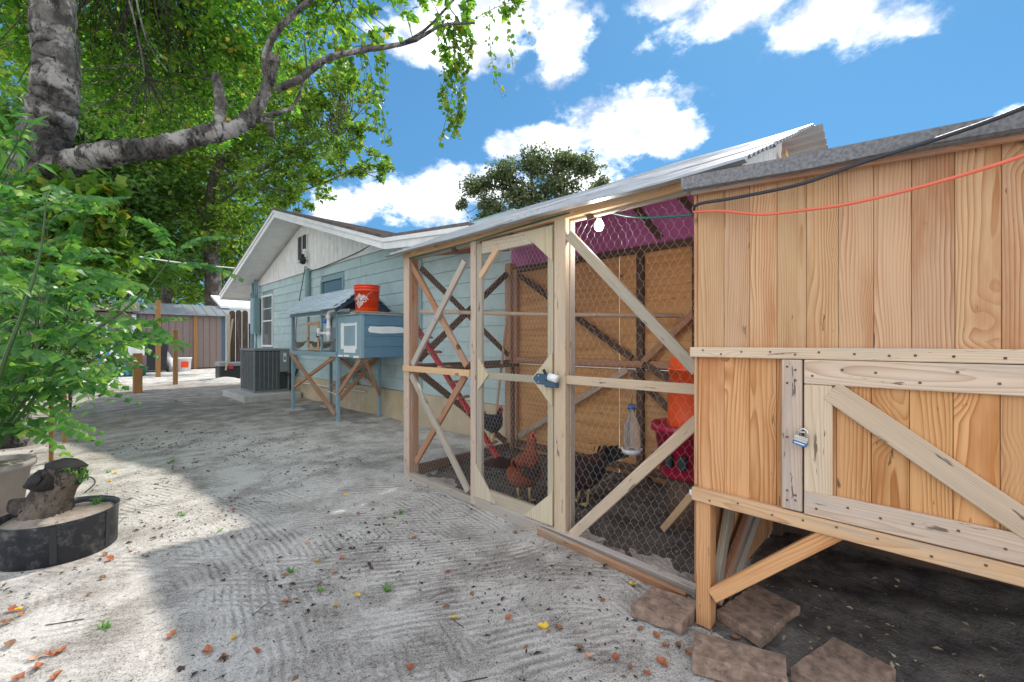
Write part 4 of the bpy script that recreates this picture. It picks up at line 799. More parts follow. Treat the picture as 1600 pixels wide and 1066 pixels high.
ww = thing('white_outbuilding', 'white block building seen between shed and fence gate', 'building', (6.5, 25, 0)); box('wall', 5.3, 9, 25, 27, 0, 2.9, M['white'], ww); prism('roof', [(5.1,24.8,2.9),(9.2,24.8,2.9),(9.2,27,3.6),(5.1,27,3.6)], (0,0,.1), M['white'], ww)
fg = thing('fence_gate', 'old dark plank fence standing beyond the corner of the house', 'fence', (4, 16.9, 0))
for k in range(6):
    x0 = 3.72+k*.19; h = 2.30+random.uniform(-.06, .06); prism('fence_plank', [(x0, 16.9, .05), (x0+.17, 16.9, .05), (x0+.17, 16.9, h-.06), (x0+.12, 16.9, h), (x0+.05, 16.9, h), (x0, 16.9, h-.06)], (0, .025, 0), M['fence'], fg)
box('gate_post', 3.60, 3.70, 16.7, 16.8, 0, 2.15, M['lumber_grey'], fg); beam('gate_brace', (3.55, 16.6, .3), (3.8, 16.85, 2.0), .09, .04, FX, M['lumber_grey'], fg)
def post(px, pyb, pyt, w, label):
    b = onZ(px, pyb); d = (b.x*SA+b.y*CA); h = H+(535-pyt)/FP*d
    o = thing('wooden_post', label, 'post', b, 'posts standing in the yard'); beam('post_shaft', (b.x, b.y, -.05), (b.x, b.y, h), w, w, FX, M['post_brown'], o, .008); return o
post(215, 614, 552, .17, 'thick short brown post, nearest the sunlit sand'); post(274, 601, 515, .11, 'slim brown post in front of the white bucket'); post(247, 590, 470, .13, 'tall brown post against the dark shed corner')
post(80, 722, 592, .035, 'thin stake just behind the stump planter'); post(101, 690, 588, .04, 'thin stake behind the other, farther from the planter')
def bucket2(x, yv, s, m, label):
    o = thing('white_bucket', label, 'bucket', (x, yv, 0)); lathe('bucket_body', [(.001,0),(.14*s,0),(.16*s,.34*s),(.17*s,.34*s),(.17*s,.37*s),(.15*s,.37*s),(.13*s,.03)], (x, yv, 0), M[m], o, 24); return o
p = onZ(288, 580); o = bucket2(p.x, p.y, 1.55, 'white', 'white bucket with orange square in front of the shed'); box('orange_square', p.x-.16, p.x+.10, p.y-.275, p.y-.268, .16, .40, M['orange'], o, .001)
p = onZ(150, 596); tb2 = thing('green_tub', 'green tub with boxes stacked in it beside the bins', 'tub', p)
p = onZ(196, 588); lathe('tub_body', [(.001,0),(.55,0),(.62,.30),(.66,.32),(.60,.32),(.001,.1)], p, M['green_pl'], tb2, 24)
cb = thing('crate', 'brown and white box standing on the green tub', 'crate', (p.x, p.y, .35)); box('crate_base', p.x-.55, p.x+.55, p.y-.3, p.y+.3, .33, .75, M['brown_panel'], cb); box('crate_lid', p.x-.5, p.x+.5, p.y-.28, p.y+.28, .752, 1.1, M['white'], cb)
for px, w, lb in ((140, 1.0, 'dark wheeled bin at the left of the blue lounger'), (240, .95, 'black wheeled bin beside the tall brown post')):
    q = onZ(px, 582); bn = thing('wheeled_bin', lb, 'bin', q); prism('bin_body', [(q.x-w/2+.08,q.y,.08),(q.x+w/2-.08,q.y,.08),(q.x+w/2,q.y,1.35),(q.x-w/2,q.y,1.35)], (0,.8,0), M['black'], bn); box('bin_lid', q.x-w/2-.03, q.x+w/2+.03, q.y-.06, q.y+.85, 1.36, 1.44, M['blue_dark'], bn)
    for sx in (-1, 1): v, f = tube_vf([(q.x+sx*(w/2-.05), q.y+.1, .1), (q.x+sx*(w/2+.02), q.y+.1, .1)], .1, 12); part('wheel', v, f, M['black'], bn)
q = onZ(165, 592); lg = thing('folded_lounger', 'folded blue and white striped lounger leaning on the bins', 'lounger', q)
for k in range(5): beam('webbing', (q.x+.55-.14*k+.0, q.y-.1, .1), (q.x+.2-.14*k, q.y+.3, 1.35), .07, .02, FY, M['bluefab'] if k % 2 == 0 else M['smear'], lg)
lathe('lounger_roll', [(.001,0),(.2,0),(.2,.22),(.12,.24),(.001,.24)], (q.x-.1, q.y-.5, 0), M['white'], lg, 16)
q = onZ(262, 584); tag(tube('drain_pipe', smooth_path([at(253,548,19.0), at(262,560,18.6), at(272,578,18.2)], 5), .16, M['pvc'], None, 12), 'white plastic drain pipe leaning beside the slim post', 'pipe')
q = onZ(345, 592); tx = thing('tool_box', 'black plastic tool box with red catch near the fence', 'tool box', q); box('case', q.x-.1, q.x+.52, q.y-.3, q.y+.3, 0, .42, M['black'], tx, .03); box('lid', q.x-.12, q.x+.54, q.y-.32, q.y+.32, .425, .56, M['ac'], tx, .02); box('catch', q.x+.15, q.x+.28, q.y-.35, q.y-.325, .34, .46, M['red_paint'], tx)
q = onZ(352, 597); sp = thing('gravel_heap', 'low grey gravel heap in front of the tool box', 'gravel heap', (q.x, q.y, 0)); lathe('heap', [(.55,-.02),(.42,.06),(.25,.12),(.1,.15),(.001,.155)], (q.x, q.y, 0), M['concrete'], sp, 18)
# ------------------------------------------------------------------ trees and plants
def barkmat(name, a, b, c):
    m, t, p = material(name); q = obj_coord(t, False)
    n = t.noise(t.vmath('MULTIPLY', q, (1, 1, .45)), 9, 7, .7); l = t.noise(q, 3.2, 5, .65); s = t.noise(q, 45, 3, .6)
    col = t.mix(t.map(n, .35, .65), a, b); col = t.mix(t.map(l, .50, .62), col, c); col = t.mix(t.map(s, .62, .7), col, tuple(x*.5 for x in a)); cr = t.map(t.noise(t.vmath('MULTIPLY', q, (11, 11, 3)), 1.0, 5, .7), .56, .63); col = t.mix(t.math('MULTIPLY', cr, .85), col, tuple(x*.6 for x in a))
    t.set(p.inputs['Base Color'], col); p.inputs['Roughness'].default_value = .9
    t.set(p.inputs['Normal'], t.new('ShaderNodeBump', {'Strength': 1, 'Distance': .04, 'Height': t.math('SUBTRACT', t.math('ADD', n, t.math('MULTIPLY', s, .4)), t.math('MULTIPLY', cr, .6))}).outputs[0]); return m
M['bark'] = barkmat('grey_bark', (.035,.031,.028), (.15,.138,.125), (.33,.31,.29)); M['bark_dark'] = barkmat('dark_bark', (.05,.042,.036), (.12,.10,.085), (.2,.18,.16)); M['bark_pale'] = barkmat('pale_bark', (.2,.19,.175), (.36,.34,.32), (.5,.49,.47))
G = lambda *c: [(i/(len(c)-1), q) for i, q in enumerate(c)]
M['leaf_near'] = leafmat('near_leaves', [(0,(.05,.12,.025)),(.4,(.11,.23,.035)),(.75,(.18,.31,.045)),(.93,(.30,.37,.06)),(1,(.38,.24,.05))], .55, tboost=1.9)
M['leaf_mid'] = leafmat('mid_green_leaves', [(0,(.05,.10,.02)),(.5,(.11,.19,.03)),(.85,(.19,.27,.045)),(1,(.32,.31,.06))], .55, tboost=1.9)  # mid-green leaf colour of the background crowns
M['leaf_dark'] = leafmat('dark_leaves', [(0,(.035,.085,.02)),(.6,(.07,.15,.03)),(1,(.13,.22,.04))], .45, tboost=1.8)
M['leaf_oak'] = leafmat('oak_leaves', [(0,(.075,.10,.055)),(.6,(.14,.17,.09)),(1,(.23,.25,.13))], .35)
M['leaf_vine'] = leafmat('vine_leaves', [(0,(.06,.13,.02)),(.6,(.12,.22,.03)),(.9,(.22,.29,.04)),(1,(.30,.17,.02))], .5)
M['leaf_frond'] = leafmat('frond_leaves', [(0,(.045,.13,.04)),(.5,(.085,.21,.055)),(.85,(.15,.30,.065)),(1,(.26,.38,.08))], .42, .35, 1.8)
M['stem'] = plain('green_stem', (.05,.10,.03), .5, var=.15)
def leaf_vf(C, size, rng, aspect=.55, up=.5, droop=0.0):
    """folded rhombic leaves at points C"""
    n = len(C); N = rng.normal(size=(n, 3)); N[:, 2] = np.abs(N[:, 2])+up; N /= np.linalg.norm(N, axis=1, keepdims=True)
    A = rng.normal(size=(n, 3)); A[:, 2] -= droop; A -= N*np.sum(A*N, 1, keepdims=True); A /= np.linalg.norm(A, axis=1, keepdims=True); B = np.cross(N, A)
    s = size*rng.uniform(.45, 1.5, (n, 1)); w = s*aspect*.5
    V = np.stack([C, C+A*s*.45+B*w+N*s*.10, C+A*s-N*s*.05, C+A*s*.45-B*w+N*s*.10], 1).reshape(-1, 3)
    F = (np.array([[0, 1, 2], [0, 2, 3]])[None]+np.arange(n)[:, None, None]*4).reshape(-1, 3); return V, F
def blob_points(blobs, n, rng, per=34, sig=.16, shell=.45):
    vol = np.array([b[1][0]*b[1][1]*b[1][2] for b in blobs])**(.72); vol = vol/vol.sum(); out = []; cen = []
    for (c, r), q in zip(blobs, vol):
        k = max(3, int(n*q/per)); d = rng.normal(size=(k, 3)); d /= np.linalg.norm(d, axis=1, keepdims=True)
        ctr = np.array(c)+d*np.array(r)*(rng.uniform(0, 1, (k, 1))**shell); cen.append(ctr)
        sg = sig*min(r); p = np.repeat(ctr, per, 0)+rng.normal(size=(k*per, 3))*np.array([sg, sg, sg*.7]); out.append(p)
    return np.concatenate(out), np.concatenate(cen)
def crown(name, blobs, n, size, mat, parent, seed, per=34, sig=.16, aspect=.55, shell=.45, twig=None, keep=None):
    rng = np.random.default_rng(seed); P, cen = blob_points(blobs, n, rng, per, sig, shell)
    if keep is not None: P = P[keep(P)]
    V, F = leaf_vf(P, size, rng, aspect); o = bigmesh(name, V, F, mat, parent)
    return o, cen
def limbs(paths, mat, parent, name='trunk', n=10, rough=.06, seed=1):
    rng = random.Random(seed); v, f = [], []
    for pts, r0, r1 in paths:
        sp = smooth_path(pts, 14 if r0 > .07 and n > 10 else 6); k = len(sp); rad = [(r0+(r1-r0)*i/(k-1))*(1+rng.uniform(-rough, rough)*.8) for i in range(k)]
        sp = [p+Vector((rng.uniform(-1,1), rng.uniform(-1,1), rng.uniform(-1,1)))*r*.10 for p, r in zip(sp, rad)]
        b0 = len(v); tube_vf(sp, rad, n, True, v, f)
        for i in range(b0, len(v)):
            ctr = sp[min((i-b0)//n, k-1)]; dv = v[i]-ctr; w = 1+.07*math.sin(v[i].z*3+v[i].x*14+v[i].y*9)+.05*math.sin(v[i].z*6-v[i].x*31+v[i].y*23)+.03*math.sin(v[i].x*47+v[i].y*39+v[i].z*11); v[i] = ctr+dv*w
    return part(name, v, f, mat, parent, True)
def twigs(cen, anchors, r, mat, parent, seed, frac=.5, name='twigs'):
    rng = np.random.default_rng(seed); A = np.array([tuple(a) for a in anchors]); E = []
    for c in cen:
        if rng.uniform() > frac: continue
        a = A[np.argmin(((A-c)**2).sum(1))]; mid = (a+c)/2+rng.normal(size=3)*.12*np.linalg.norm(c-a); E += [(a, mid), (mid, c)]
    if not E: return
    V, F = wire_vf(np.array(E), r); o = bigmesh(name, V, F, mat, parent); o['kind'] = 'stuff'; return o
# --- the big leaning tree on the left
T1 = thing('shade_tree', 'large grey barked tree whose heavy limb reaches over the yard', 'tree', at(62, 698, 5.0)*1.0)
T1paths = [([at(10,705,5.1), at(18,520,5.05), at(28,380,5.0), at(48,285,5.0), at(72,215,4.95), at(88,130,4.9), at(84,30,4.9), at(74,-160,5.0), at(90,-420,5.3)], .215, .19),
           ([at(22,318,5.0), at(62,284,4.97), at(100,260,4.95), at(150,244,5.0), at(205,236,5.1), at(262,228,5.3), at(318,210,5.5), at(352,206,5.6), at(392,184,5.8)], .155, .095),
           ([at(340,212,5.55), at(345,165,5.55), at(338,118,5.6)], .075, .055),
           ([at(385,190,5.8), at(408,160,5.85), at(420,128,5.9), at(427,98,5.9)], .085, .072), ([at(385,186,5.8), at(420,190,5.95), at(424,214,6.0)], .06, .035),
           ([at(418,136,5.9), at(414,90,5.9), at(432,50,5.9), at(468,14,5.9), at(520,-30,6.0), at(600,-110,6.2)], .05, .028),
           ([at(432,140,5.9), at(470,122,5.9), at(510,92,5.9), at(560,80,5.8), at(610,72,5.7), at(650,62,5.6), at(690,40,5.5), at(742,36,5.4)], .052, .012),
           ([at(620,72,5.7), at(660,50,5.6), at(700,10,5.6), at(740,-40,5.6)], .022, .01), ([at(395,184,5.8), at(440,175,6.1), at(462,160,6.3), at(480,110,6.5)], .04, .015),
           ([at(70,20,4.9), at(190,-40,6), at(300,-60,7), at(430,-90,7.5)], .04, .015), ([at(205,-40,5.8), at(228,60,5.9), at(262,112,6.0)], .012, .005), ([at(190,-40,5.8), at(212,40,5.9), at(228,120,6.0)], .012, .005)]
limbs(T1paths, M['bark'], T1, 'trunk', 20, .03)
cut = at(427, 94, 5.9); lathe('cut_stub', [(.001,.05),(.085,.05),(.092,.0),(.08,-.05),(.001,-.05)], cut, M['bark_dark'], T1, 14)
def B(px, py, d, r, sq=.8): return (at(px, py, d), (r, r, r*sq))
T1blobs = [B(150,40,7.5,1.5), B(250,110,7.5,1.3), B(330,40,7.5,1.4), B(230,-60,7,1.5), B(400,60,7.6,1.0), B(470,40,7.0,.75), B(300,170,8.2,.9), B(180,170,7.0,.9), B(390,-40,7,1.2), B(520,20,6.6,.55), B(560,60,6.4,.35), B(590,10,6.2,.4),
           B(650,20,5.8,.35), B(700,30,5.6,.32), B(740,10,5.5,.28), B(790,0,5.4,.2), B(470,110,6.6,.4), B(540,110,6.3,.3), B(20,60,6.5,1.2), B(30,-60,6,1.2), B(610,-60,6,.6), B(520,-80,6.5,.9), B(700,70,5.6,.2), B(360,120,7.6,.8), B(440,160,7.2,.45)]
_, cen = crown('crown', T1blobs, 25000, .10, M['leaf_near'], T1, 5, 26, .14, .62)
anch = [p for pts, a, b in T1paths[4:] for p in smooth_path(pts, 3)]; twigs(cen, anch, .007, M['bark_dark'], T1, 3, .6)
# --- vines
def vine(label, strands, seed, size=.07, dens=60, mat='leaf_vine'):
    rng = np.random.default_rng(seed); o = thing('hanging_vine', label, 'vine', strands[0][0], 'vines hanging from the tree'); v, f = [], []; C = []
    for pts in [s for s in strands]:
        sp = smooth_path(pts, 6); tube_vf(sp, .0028, 4, True, v, f)
        L = sum((sp[i+1]-sp[i]).length for i in range(len(sp)-1)); n = max(4, int(L*dens)); idx = rng.uniform(0, len(sp)-1.01, n)
        for q in idx: i = int(q); p = sp[i].lerp(sp[i+1], q-i); C.append(np.array(p)+rng.normal(size=3)*.028)
    part('stems', v, f, M['stem'], o); V, F = leaf_vf(np.array(C), size, rng, .95, .1, 1.2); bigmesh('leaves', V, F, M[mat], o)
vine('leafy vine tangle hanging longest in the middle of the sky', [[at(690+i*7,20+i*5,5.5), at(700+i*5+random.uniform(-14,10),90,5.5), at(705+random.uniform(-25,25),150+random.uniform(-25,25),5.5), at(700+random.uniform(-14,18),190+random.uniform(-30,40),5.5)] for i in range(8)], 1, .065, 48)
vine('thin vine strand hanging rightmost but one against the sky', [[at(765,10,5.4), at(766,70,5.4), at(772,110,5.4), at(786,155,5.4)]], 2, .06, 34)
vine('sparse vine tips at the right end of the overhanging branch', [[at(800,-10,5.4), at(806,10,5.4), at(822,50,5.4)], [at(740,30,5.4), at(790,6,5.4), at(820,8,5.4)], [at(798,20,5.4), at(798,55,5.4), at(801,105,5.4)]], 3, .055, 36)
vine('vine strands hanging below the branch beside the green crown', [[at(560+i*12,80,5.9), at(570+i*11,120,5.9), at(575+i*10+random.uniform(-8,8),170,5.9), at(580+i*11,200+random.uniform(-30,35),5.9)] for i in range(4)], 4, .065, 34)
vine('yellowing vine draped over the branch near its cut stub', [[at(500+i*22,60,6), at(505+i*22,100,6), at(515+i*20,130+random.uniform(-20,30),6)] for i in range(5)], 5, .075, 40)
vine('heart leaved vine covering the lower trunk of the big tree', [[at(20+random.uniform(0,170),280+random.uniform(-20,40),4.8), at(30+random.uniform(0,170),340,4.7), at(30+random.uniform(0,190),400+random.uniform(-20,60),4.7)] for i in range(46)], 6, .11, 42)
vine('bare brown vine stems dangling beside the trunk', [[at(122,0,4.6), at(118,60,4.6), at(128,130,4.6), at(134,235,4.7)], [at(205,0,5.5), at(215,60,5.5), at(225,110,5.5)], [at(212,0,5.5), at(232,60,5.5), at(270,110,5.6)]], 7, .05, 5)
# --- background trees
def bgtree(label, base, paths, blobs, n, size, mat, seed, bark='bark_pale', per=30, sig=.15, name='tree', shell=.5, keep=None):
    t = thing(name, label, 'tree', base); limbs(paths, M[bark], t, 'trunk', 8, .06, seed); _, c = crown('crown', blobs, n, size, M[mat], t, seed, per, sig, .55, shell, keep=keep)
    an = [p for pts, a, b in paths for p in smooth_path(pts, 3)[3:]]; twigs(c, an, size*.10, M[bark], t, seed, .35); return t
g = lambda px, d: Vector((at(px, 535, d).x, at(px, 535, d).y, 0))
bgtree('tall pale trunked tree with light green crown behind the house', g(332,26.4), [([g(332,26.4), at(332,420,26.4), at(326,330,26.4), at(345,250,26.4), at(400,160,26.4)], .45, .16), ([at(328,360,26.4), at(290,290,26.4), at(240,240,26.4)], .16, .06), ([at(335,300,26.4), at(400,270,25.6), at(470,230,24.8), at(540,200,24.0)], .15, .04), ([at(345,260,26.4), at(450,300,24.8), at(560,262,23.2)], .09, .03), ([at(340,320,26.4), at(380,290,25.6), at(430,262,24.8)], .10, .04)],
       [B(360,220,26.4,3.60), B(450,190,25.6,3.00), B(300,300,27.1,3.00), B(420,290,25.6,2.40), B(500,160,24.8,2.40), B(540,230,24.0,1.50), B(585,262,23.2,1.12,.6), B(500,278,24.0,1.50), B(545,130,24.8,1.65), B(250,230,27.1,3.90), B(360,350,26.4,2.40), B(470,245,24.8,1.80), B(545,270,23.7,1.20,.5), B(450,310,24.8,1.35,.6), B(400,130,26.4,3.30), B(565,205,24.0,0.90)], 34000, .27, 'leaf_mid', 21, 'bark_dark', 30, .11)
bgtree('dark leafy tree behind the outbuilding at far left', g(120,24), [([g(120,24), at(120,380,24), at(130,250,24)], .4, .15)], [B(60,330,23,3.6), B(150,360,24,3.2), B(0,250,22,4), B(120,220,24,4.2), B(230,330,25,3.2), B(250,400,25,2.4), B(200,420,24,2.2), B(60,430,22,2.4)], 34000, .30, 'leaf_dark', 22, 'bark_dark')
bgtree('mid green tree rising behind the brown shed', g(260,32), [([g(260,32), at(262,400,32), at(275,250,32)], .4, .15), ([at(262,400,32), at(330,320,32)], .2, .08)], [B(250,300,32,4.4), B(330,370,33,3.4), B(190,250,31,4.6), B(300,220,33,4.4), B(380,410,34,2.4), B(300,430,33,2.6), B(380,330,34,2.4), B(320,455,36,2.2), B(250,460,34,2.2), B(370,455,36,1.8), B(140,120,30,5), B(260,120,32,5)], 34000, .36, 'leaf_mid', 23, 'bark_dark')
bgtree('broad oak crown rising above the run roof and house', g(840,27), [([g(840,27), at(845,420,27), at(838,345,27), at(842,300,27)], .35, .2), ([at(840,330,27), at(800,300,27), at(760,290,27), at(735,300,27)], .13, .04), ([at(842,305,27), at(870,270,27), at(905,258,27), at(930,265,27)], .13, .04), ([at(841,310,27), at(830,275,27), at(842,250,27)], .11, .04), ([at(838,345,27), at(900,310,27), at(935,295,27)], .12, .04), ([at(838,345,27), at(780,330,27), at(745,325,27)], .12, .04)],
       [B(745,292,27,1.1,.6), B(722,318,27,.5,.6), B(765,325,27,1.0,.7), B(790,275,27,1.2,.7), B(838,256,27,1.2,.7), B(880,255,27,1.2,.6), B(915,262,27,1.1,.6), B(935,288,27,.6,.9), B(870,292,27,1.3,.7), B(815,305,27,1.3,.7), B(900,318,27,1.2,.7), B(770,350,27,1.2,.6), B(850,335,27,1.4,.7)], 19000, .22, 'leaf_oak', 24, 'bark_dark', 24, .28, shell=.6)
# palm in the dark gap
def frond_vf(n, L, lw, ll, droop, rng, curl=.25):
    v, f = [], []; pts = [Vector((L*i/n, 0, -droop*L*(i/n)**2+.12*L*math.sin(i/n*2.2))) for i in range(n+1)]
    tube_vf(pts, [.004*L/.5*(1-.8*i/n) for i in range(n+1)], 4, False, v, f)
    for i in range(1, n+1):
        p = pts[i]; k = ll*(1-.45*(i/n)**3)*(.65+.35*min(1, i/3))
        for sg in (-1, 1):
            a = rng.uniform(1.1, 1.4); d = Vector((math.cos(a), sg*math.sin(a)*.85, rng.uniform(-.95, -.25))).normalized(); nrm = Vector((0, sg*.5, 1)); b = len(v); s = d.cross(nrm).normalized()
            q = p+Vector((rng.uniform(-.004, .004), 0, 0)); tip = d*k
            v += [q, q+tip*.45+s*k*lw-nrm*k*.02, q+tip-nrm*k*curl*.5, q+tip*.45-s*k*lw-nrm*k*.02, q+tip*.5+nrm*k*.05]; f += [(b, b+1, b+4), (b+1, b+2, b+4), (b+2, b+3, b+4), (b+3, b, b+4)]
    return v, f
rr = random.Random(4)
FR = [mesh('frond', *frond_vf(9+k, .58, .40, .108, .25+.15*k, rr), M['leaf_frond']) for k in range(4)]
PF = mesh('palm_frond', *frond_vf(26, 1.0, .06, .30, .45, rr), M['leaf_dark'])
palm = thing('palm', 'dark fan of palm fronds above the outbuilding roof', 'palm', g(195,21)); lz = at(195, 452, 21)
tube('trunk', [g(195,21), lz], .16, M['bark_dark'], palm)
for k in range(16):
    o = link('palm_frond', PF, palm, lz); o.rotation_euler = (rr.uniform(-.3,.3), -rr.uniform(.1, 1.1), k*2.4); o.scale = (2.6,)*3
# --- pinnate shrub in the grey pot and its neighbour
def place_frond(plant, p, yaw, pitch, s, roll=0):
    o = link('frond', rr.choice(FR), plant, p); o.rotation_euler = (roll, pitch, yaw); o.scale = (s, s, s); return o
def pinnate(label, base, stems, step, s0, mx=290):
    pl = thing('pinnate_shrub', label, 'shrub', base); v, f = [], []; cnt = 0
    for pts, r in stems:
        sp = smooth_path(pts, 8); k = len(sp); tube_vf(sp, [r*(1-.75*i/(k-1)) for i in range(k)], 6, True, v, f); acc = 0; az = rr.uniform(0, 6)
        for i in range(1, k):
            acc += (sp[i]-sp[i-1]).length
            if acc > step and i > k*.22 and cnt < mx:
                acc = 0; az += 2.4+rr.uniform(-.3,.3); cnt += 1; place_frond(pl, sp[i], az, rr.uniform(-.45,.25), s0*rr.uniform(.75,1.2), rr.uniform(-.3,.3))
        for q in range(3): az += 2.1; cnt += 1; place_frond(pl, sp[-1], az, rr.uniform(-.9,-.2), s0*rr.uniform(.6,.9))
    part('stems', v, f, M['stem'], pl); return pl
potc = Vector((-.45, 4.72, 0)); pt0 = potc+Vector((0, 0, .34))
explicit = [([pt0, at(0,585,2.75), at(34,492,2.75), at(62,400,2.8), at(72,318,2.8)], .016), ([pt0, at(40,640,3.1), at(110,545,3.1), at(190,488,3.15), at(238,442,3.2), at(272,395,3.25)], .014), ([pt0, at(60,600,3.2), at(150,560,3.3), at(205,520,3.4)], .010), ([pt0, at(30,640,3.1), at(70,600,3.0), at(110,590,2.95), at(150,600,3.0)], .008)]
rnds = []
for k in range(7):
    tx, ty = rr.uniform(-60, 105), rr.uniform(310, 500); d = rr.uniform(2.8, 3.6); rnds.append(([pt0+Vector((rr.uniform(-.1,.1), rr.uniform(-.1,.1), 0)), at((tx+0)/2+5, (ty+720)/2, 3.05), at(tx, ty, d)], .010))
pinnate('leafy shrub with feathery compound leaves growing from the grey pot', potc, explicit+rnds, .15, .9, 130)
b2 = Vector((-.62, 5.9, 0)); st2 = []
for k in range(12):
    tx, ty = rr.uniform(-30, 140), rr.uniform(320, 500); d = rr.uniform(3.9, 4.8); st2.append(([b2+Vector((rr.uniform(-.2,.2), rr.uniform(-.2,.2), 0)), at((tx+60)/2, (ty+700)/2, 4.3), at(tx, ty, d)], .012))
pinnate('larger shrub of feathery leaves behind the potted one', b2, st2, .26, 1.1, 75)
ls = thing('lance_leaf_shrub', 'shrub with long pointed bright leaves at the left edge', 'shrub', g(-60, 3.4)); sv, sf = [], []; LC = []; rgl = np.random.default_rng(9)
for k in range(12):
    tip = at(rr.uniform(-40, 48), rr.uniform(175, 300), rr.uniform(3.0, 3.6)); pts = smooth_path([g(-60, 3.4), at(-55, 420, 3.4), tip], 6); tube_vf(pts, .006, 4, True, sv, sf)
    for q in range(26): i = rr.randint(len(pts)//2, len(pts)-1); LC.append(np.array(pts[i])+rgl.normal(size=3)*.05)
part('stems', sv, sf, M['stem'], ls); V, F = leaf_vf(np.array(LC), .15, rgl, .26, .3, .2); bigmesh('leaves', V, F, M['leaf_frond'], ls)
def bush(label, px, py, d, r, n, size, mat, seed, sq=.9):
    base = g(px, d); o = thing('bush', label, 'bush', base); crown('foliage', [B(px, py, d, r, sq), B(px-30, py+25, d, r*.7, sq), B(px+30, py+30, d, r*.7, sq)], n, size, M[mat], o, seed, 26, .2)
    V, F = wire_vf(np.array([[tuple(base), tuple(at(px+q, py+10, d))] for q in (-20, -6, 8, 20)]), .012); bigmesh('stems', V, F, M['bark_dark'], o)
bush('dark green bush low at the left edge behind the pot', 20, 520, 6.2, 1.0, 5200, .10, 'leaf_dark', 31)
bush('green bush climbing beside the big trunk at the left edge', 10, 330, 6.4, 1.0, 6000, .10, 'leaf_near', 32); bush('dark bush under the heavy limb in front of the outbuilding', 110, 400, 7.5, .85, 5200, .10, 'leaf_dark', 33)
# --- pots
gp = thing('plant_pot', 'large grey round pot holding the feathery shrub', 'pot', potc); lathe('pot_body', [(.001,.01),(.20,.01),(.205,.06),(.212,.06),(.25,.33),(.275,.335),(.275,.375),(.245,.375),(.235,.34),(.001,.33)], potc, M['pot'], gp, 36); lathe('soil', [(.24,.345),(.12,.36),(.001,.355)], potc, M['potsoil'], gp, 24)
pc = Vector((-.045, 3.66, .004)); bp = thing('low_planter', 'low black plastic planter ring holding a tree stump', 'planter', pc)
lathe('planter_ring', [(.243,.0),(.250,.0),(.256,.22),(.262,.225),(.252,.225),(.246,.2),(.24,.0)], pc, M['black_pot'], bp, 48)
for a in (4.62, 5.6): beam('seam_strip', pc+Vector((.250*math.cos(a), .250*math.sin(a), .01)), pc+Vector((.257*math.cos(a), .257*math.sin(a), .215)), .03, .006, (math.cos(a), math.sin(a), 0), M['black'], bp)
v, f = [], []
for i in range(9):
    for j in range(28):
        rad = .243*i/8; a = 2*math.pi*j/28; v.append((pc.x+rad*math.cos(a), pc.y+rad*math.sin(a), .195+.03*(1-(i/8)**2)+random.uniform(-.006,.006)))
for i in range(8):
    for j in range(28): q = (j+1) % 28; f.append((i*28+j, i*28+q, i*28+28+q, i*28+28+j))
part('planter_soil', v, f, M['potsoil'], bp, True)
M['stumpwood'] = barkmat('stump_wood', (.035,.028,.023), (.095,.075,.058), (.17,.14,.11)); M['char'] = plain('charred_wood', (.022,.020,.019), .8, var=.4, scale=20, bump=.8)
stp = thing('tree_stump', 'gnarled leaning stump with dark cut top standing in the black planter', 'stump', pc+Vector((0, 0, .21)))
RV = Vector((CA, -SA, 0)); FV = Vector((SA, CA, 0)); sb = pc+Vector((0, 0, .19))-RV*.075
def rg(u, z, a, b, fwd=0): jit = lambda: random.uniform(.93, 1.07); return (sb+RV*u+FV*fwd+Vector((0, 0, z)), RV*a*jit()+Vector((0,0,-.2*a)), FV*b*jit())
def rough(v, amp, fr):
    return [p+Vector((math.sin(p.z*fr+p.y*37)+math.sin(p.y*fr*1.7+p.x*51), math.sin(p.x*fr+p.z*43)+math.sin(p.z*fr*2.1), .6*math.sin(p.y*fr+p.x*29)))*amp for p in v]
prof = [(0,-.02,.125,.11),(.0,.02,.120,.105),(.004,.06,.112,.10),(.012,.10,.108,.095),(.028,.14,.106,.092),(.05,.18,.105,.09),(.072,.22,.103,.088),(.095,.255,.10,.085),(.108,.285,.092,.078),(.118,.305,.075,.066),(.122,.315,.05,.045)]
v, f = loft_vf([rg(*q) for q in prof], 22); part('stump_body', rough(v, .0045, 60), f, M['stumpwood'], stp, True)
v, f = tube_vf(smooth_path([sb+RV*-.02+Vector((0,0,.07)), sb+RV*-.10-FV*.03+Vector((0,0,.07)), sb+RV*-.165-FV*.05+Vector((0,0,.09))], 4), [.078,.074,.068,.06,.054,.048,.042,.036,.03], 12); part('side_stub', rough(v, .003, 70), f, M['stumpwood'], stp, True)
v, f = tube_vf([sb+RV*.07-FV*.03+Vector((0,0,.225)), sb+RV*.055-FV*.095+Vector((0,0,.245)), sb+RV*.05-FV*.112+Vector((0,0,.25)), sb+RV*.055-FV*.10+Vector((0,0,.25))], [.074,.062,.05,.036], 16); part('cut_branch', rough(v, .0025, 70), f, M['char'], stp, True)
v, f = loft_vf([rg(.10,.285,.086,.074), rg(.112,.305,.09,.078), rg(.122,.325,.07,.06), rg(.128,.332,.03,.03)], 18); part('charred_top', rough(v, .004, 65), f, M['char'], stp, True)
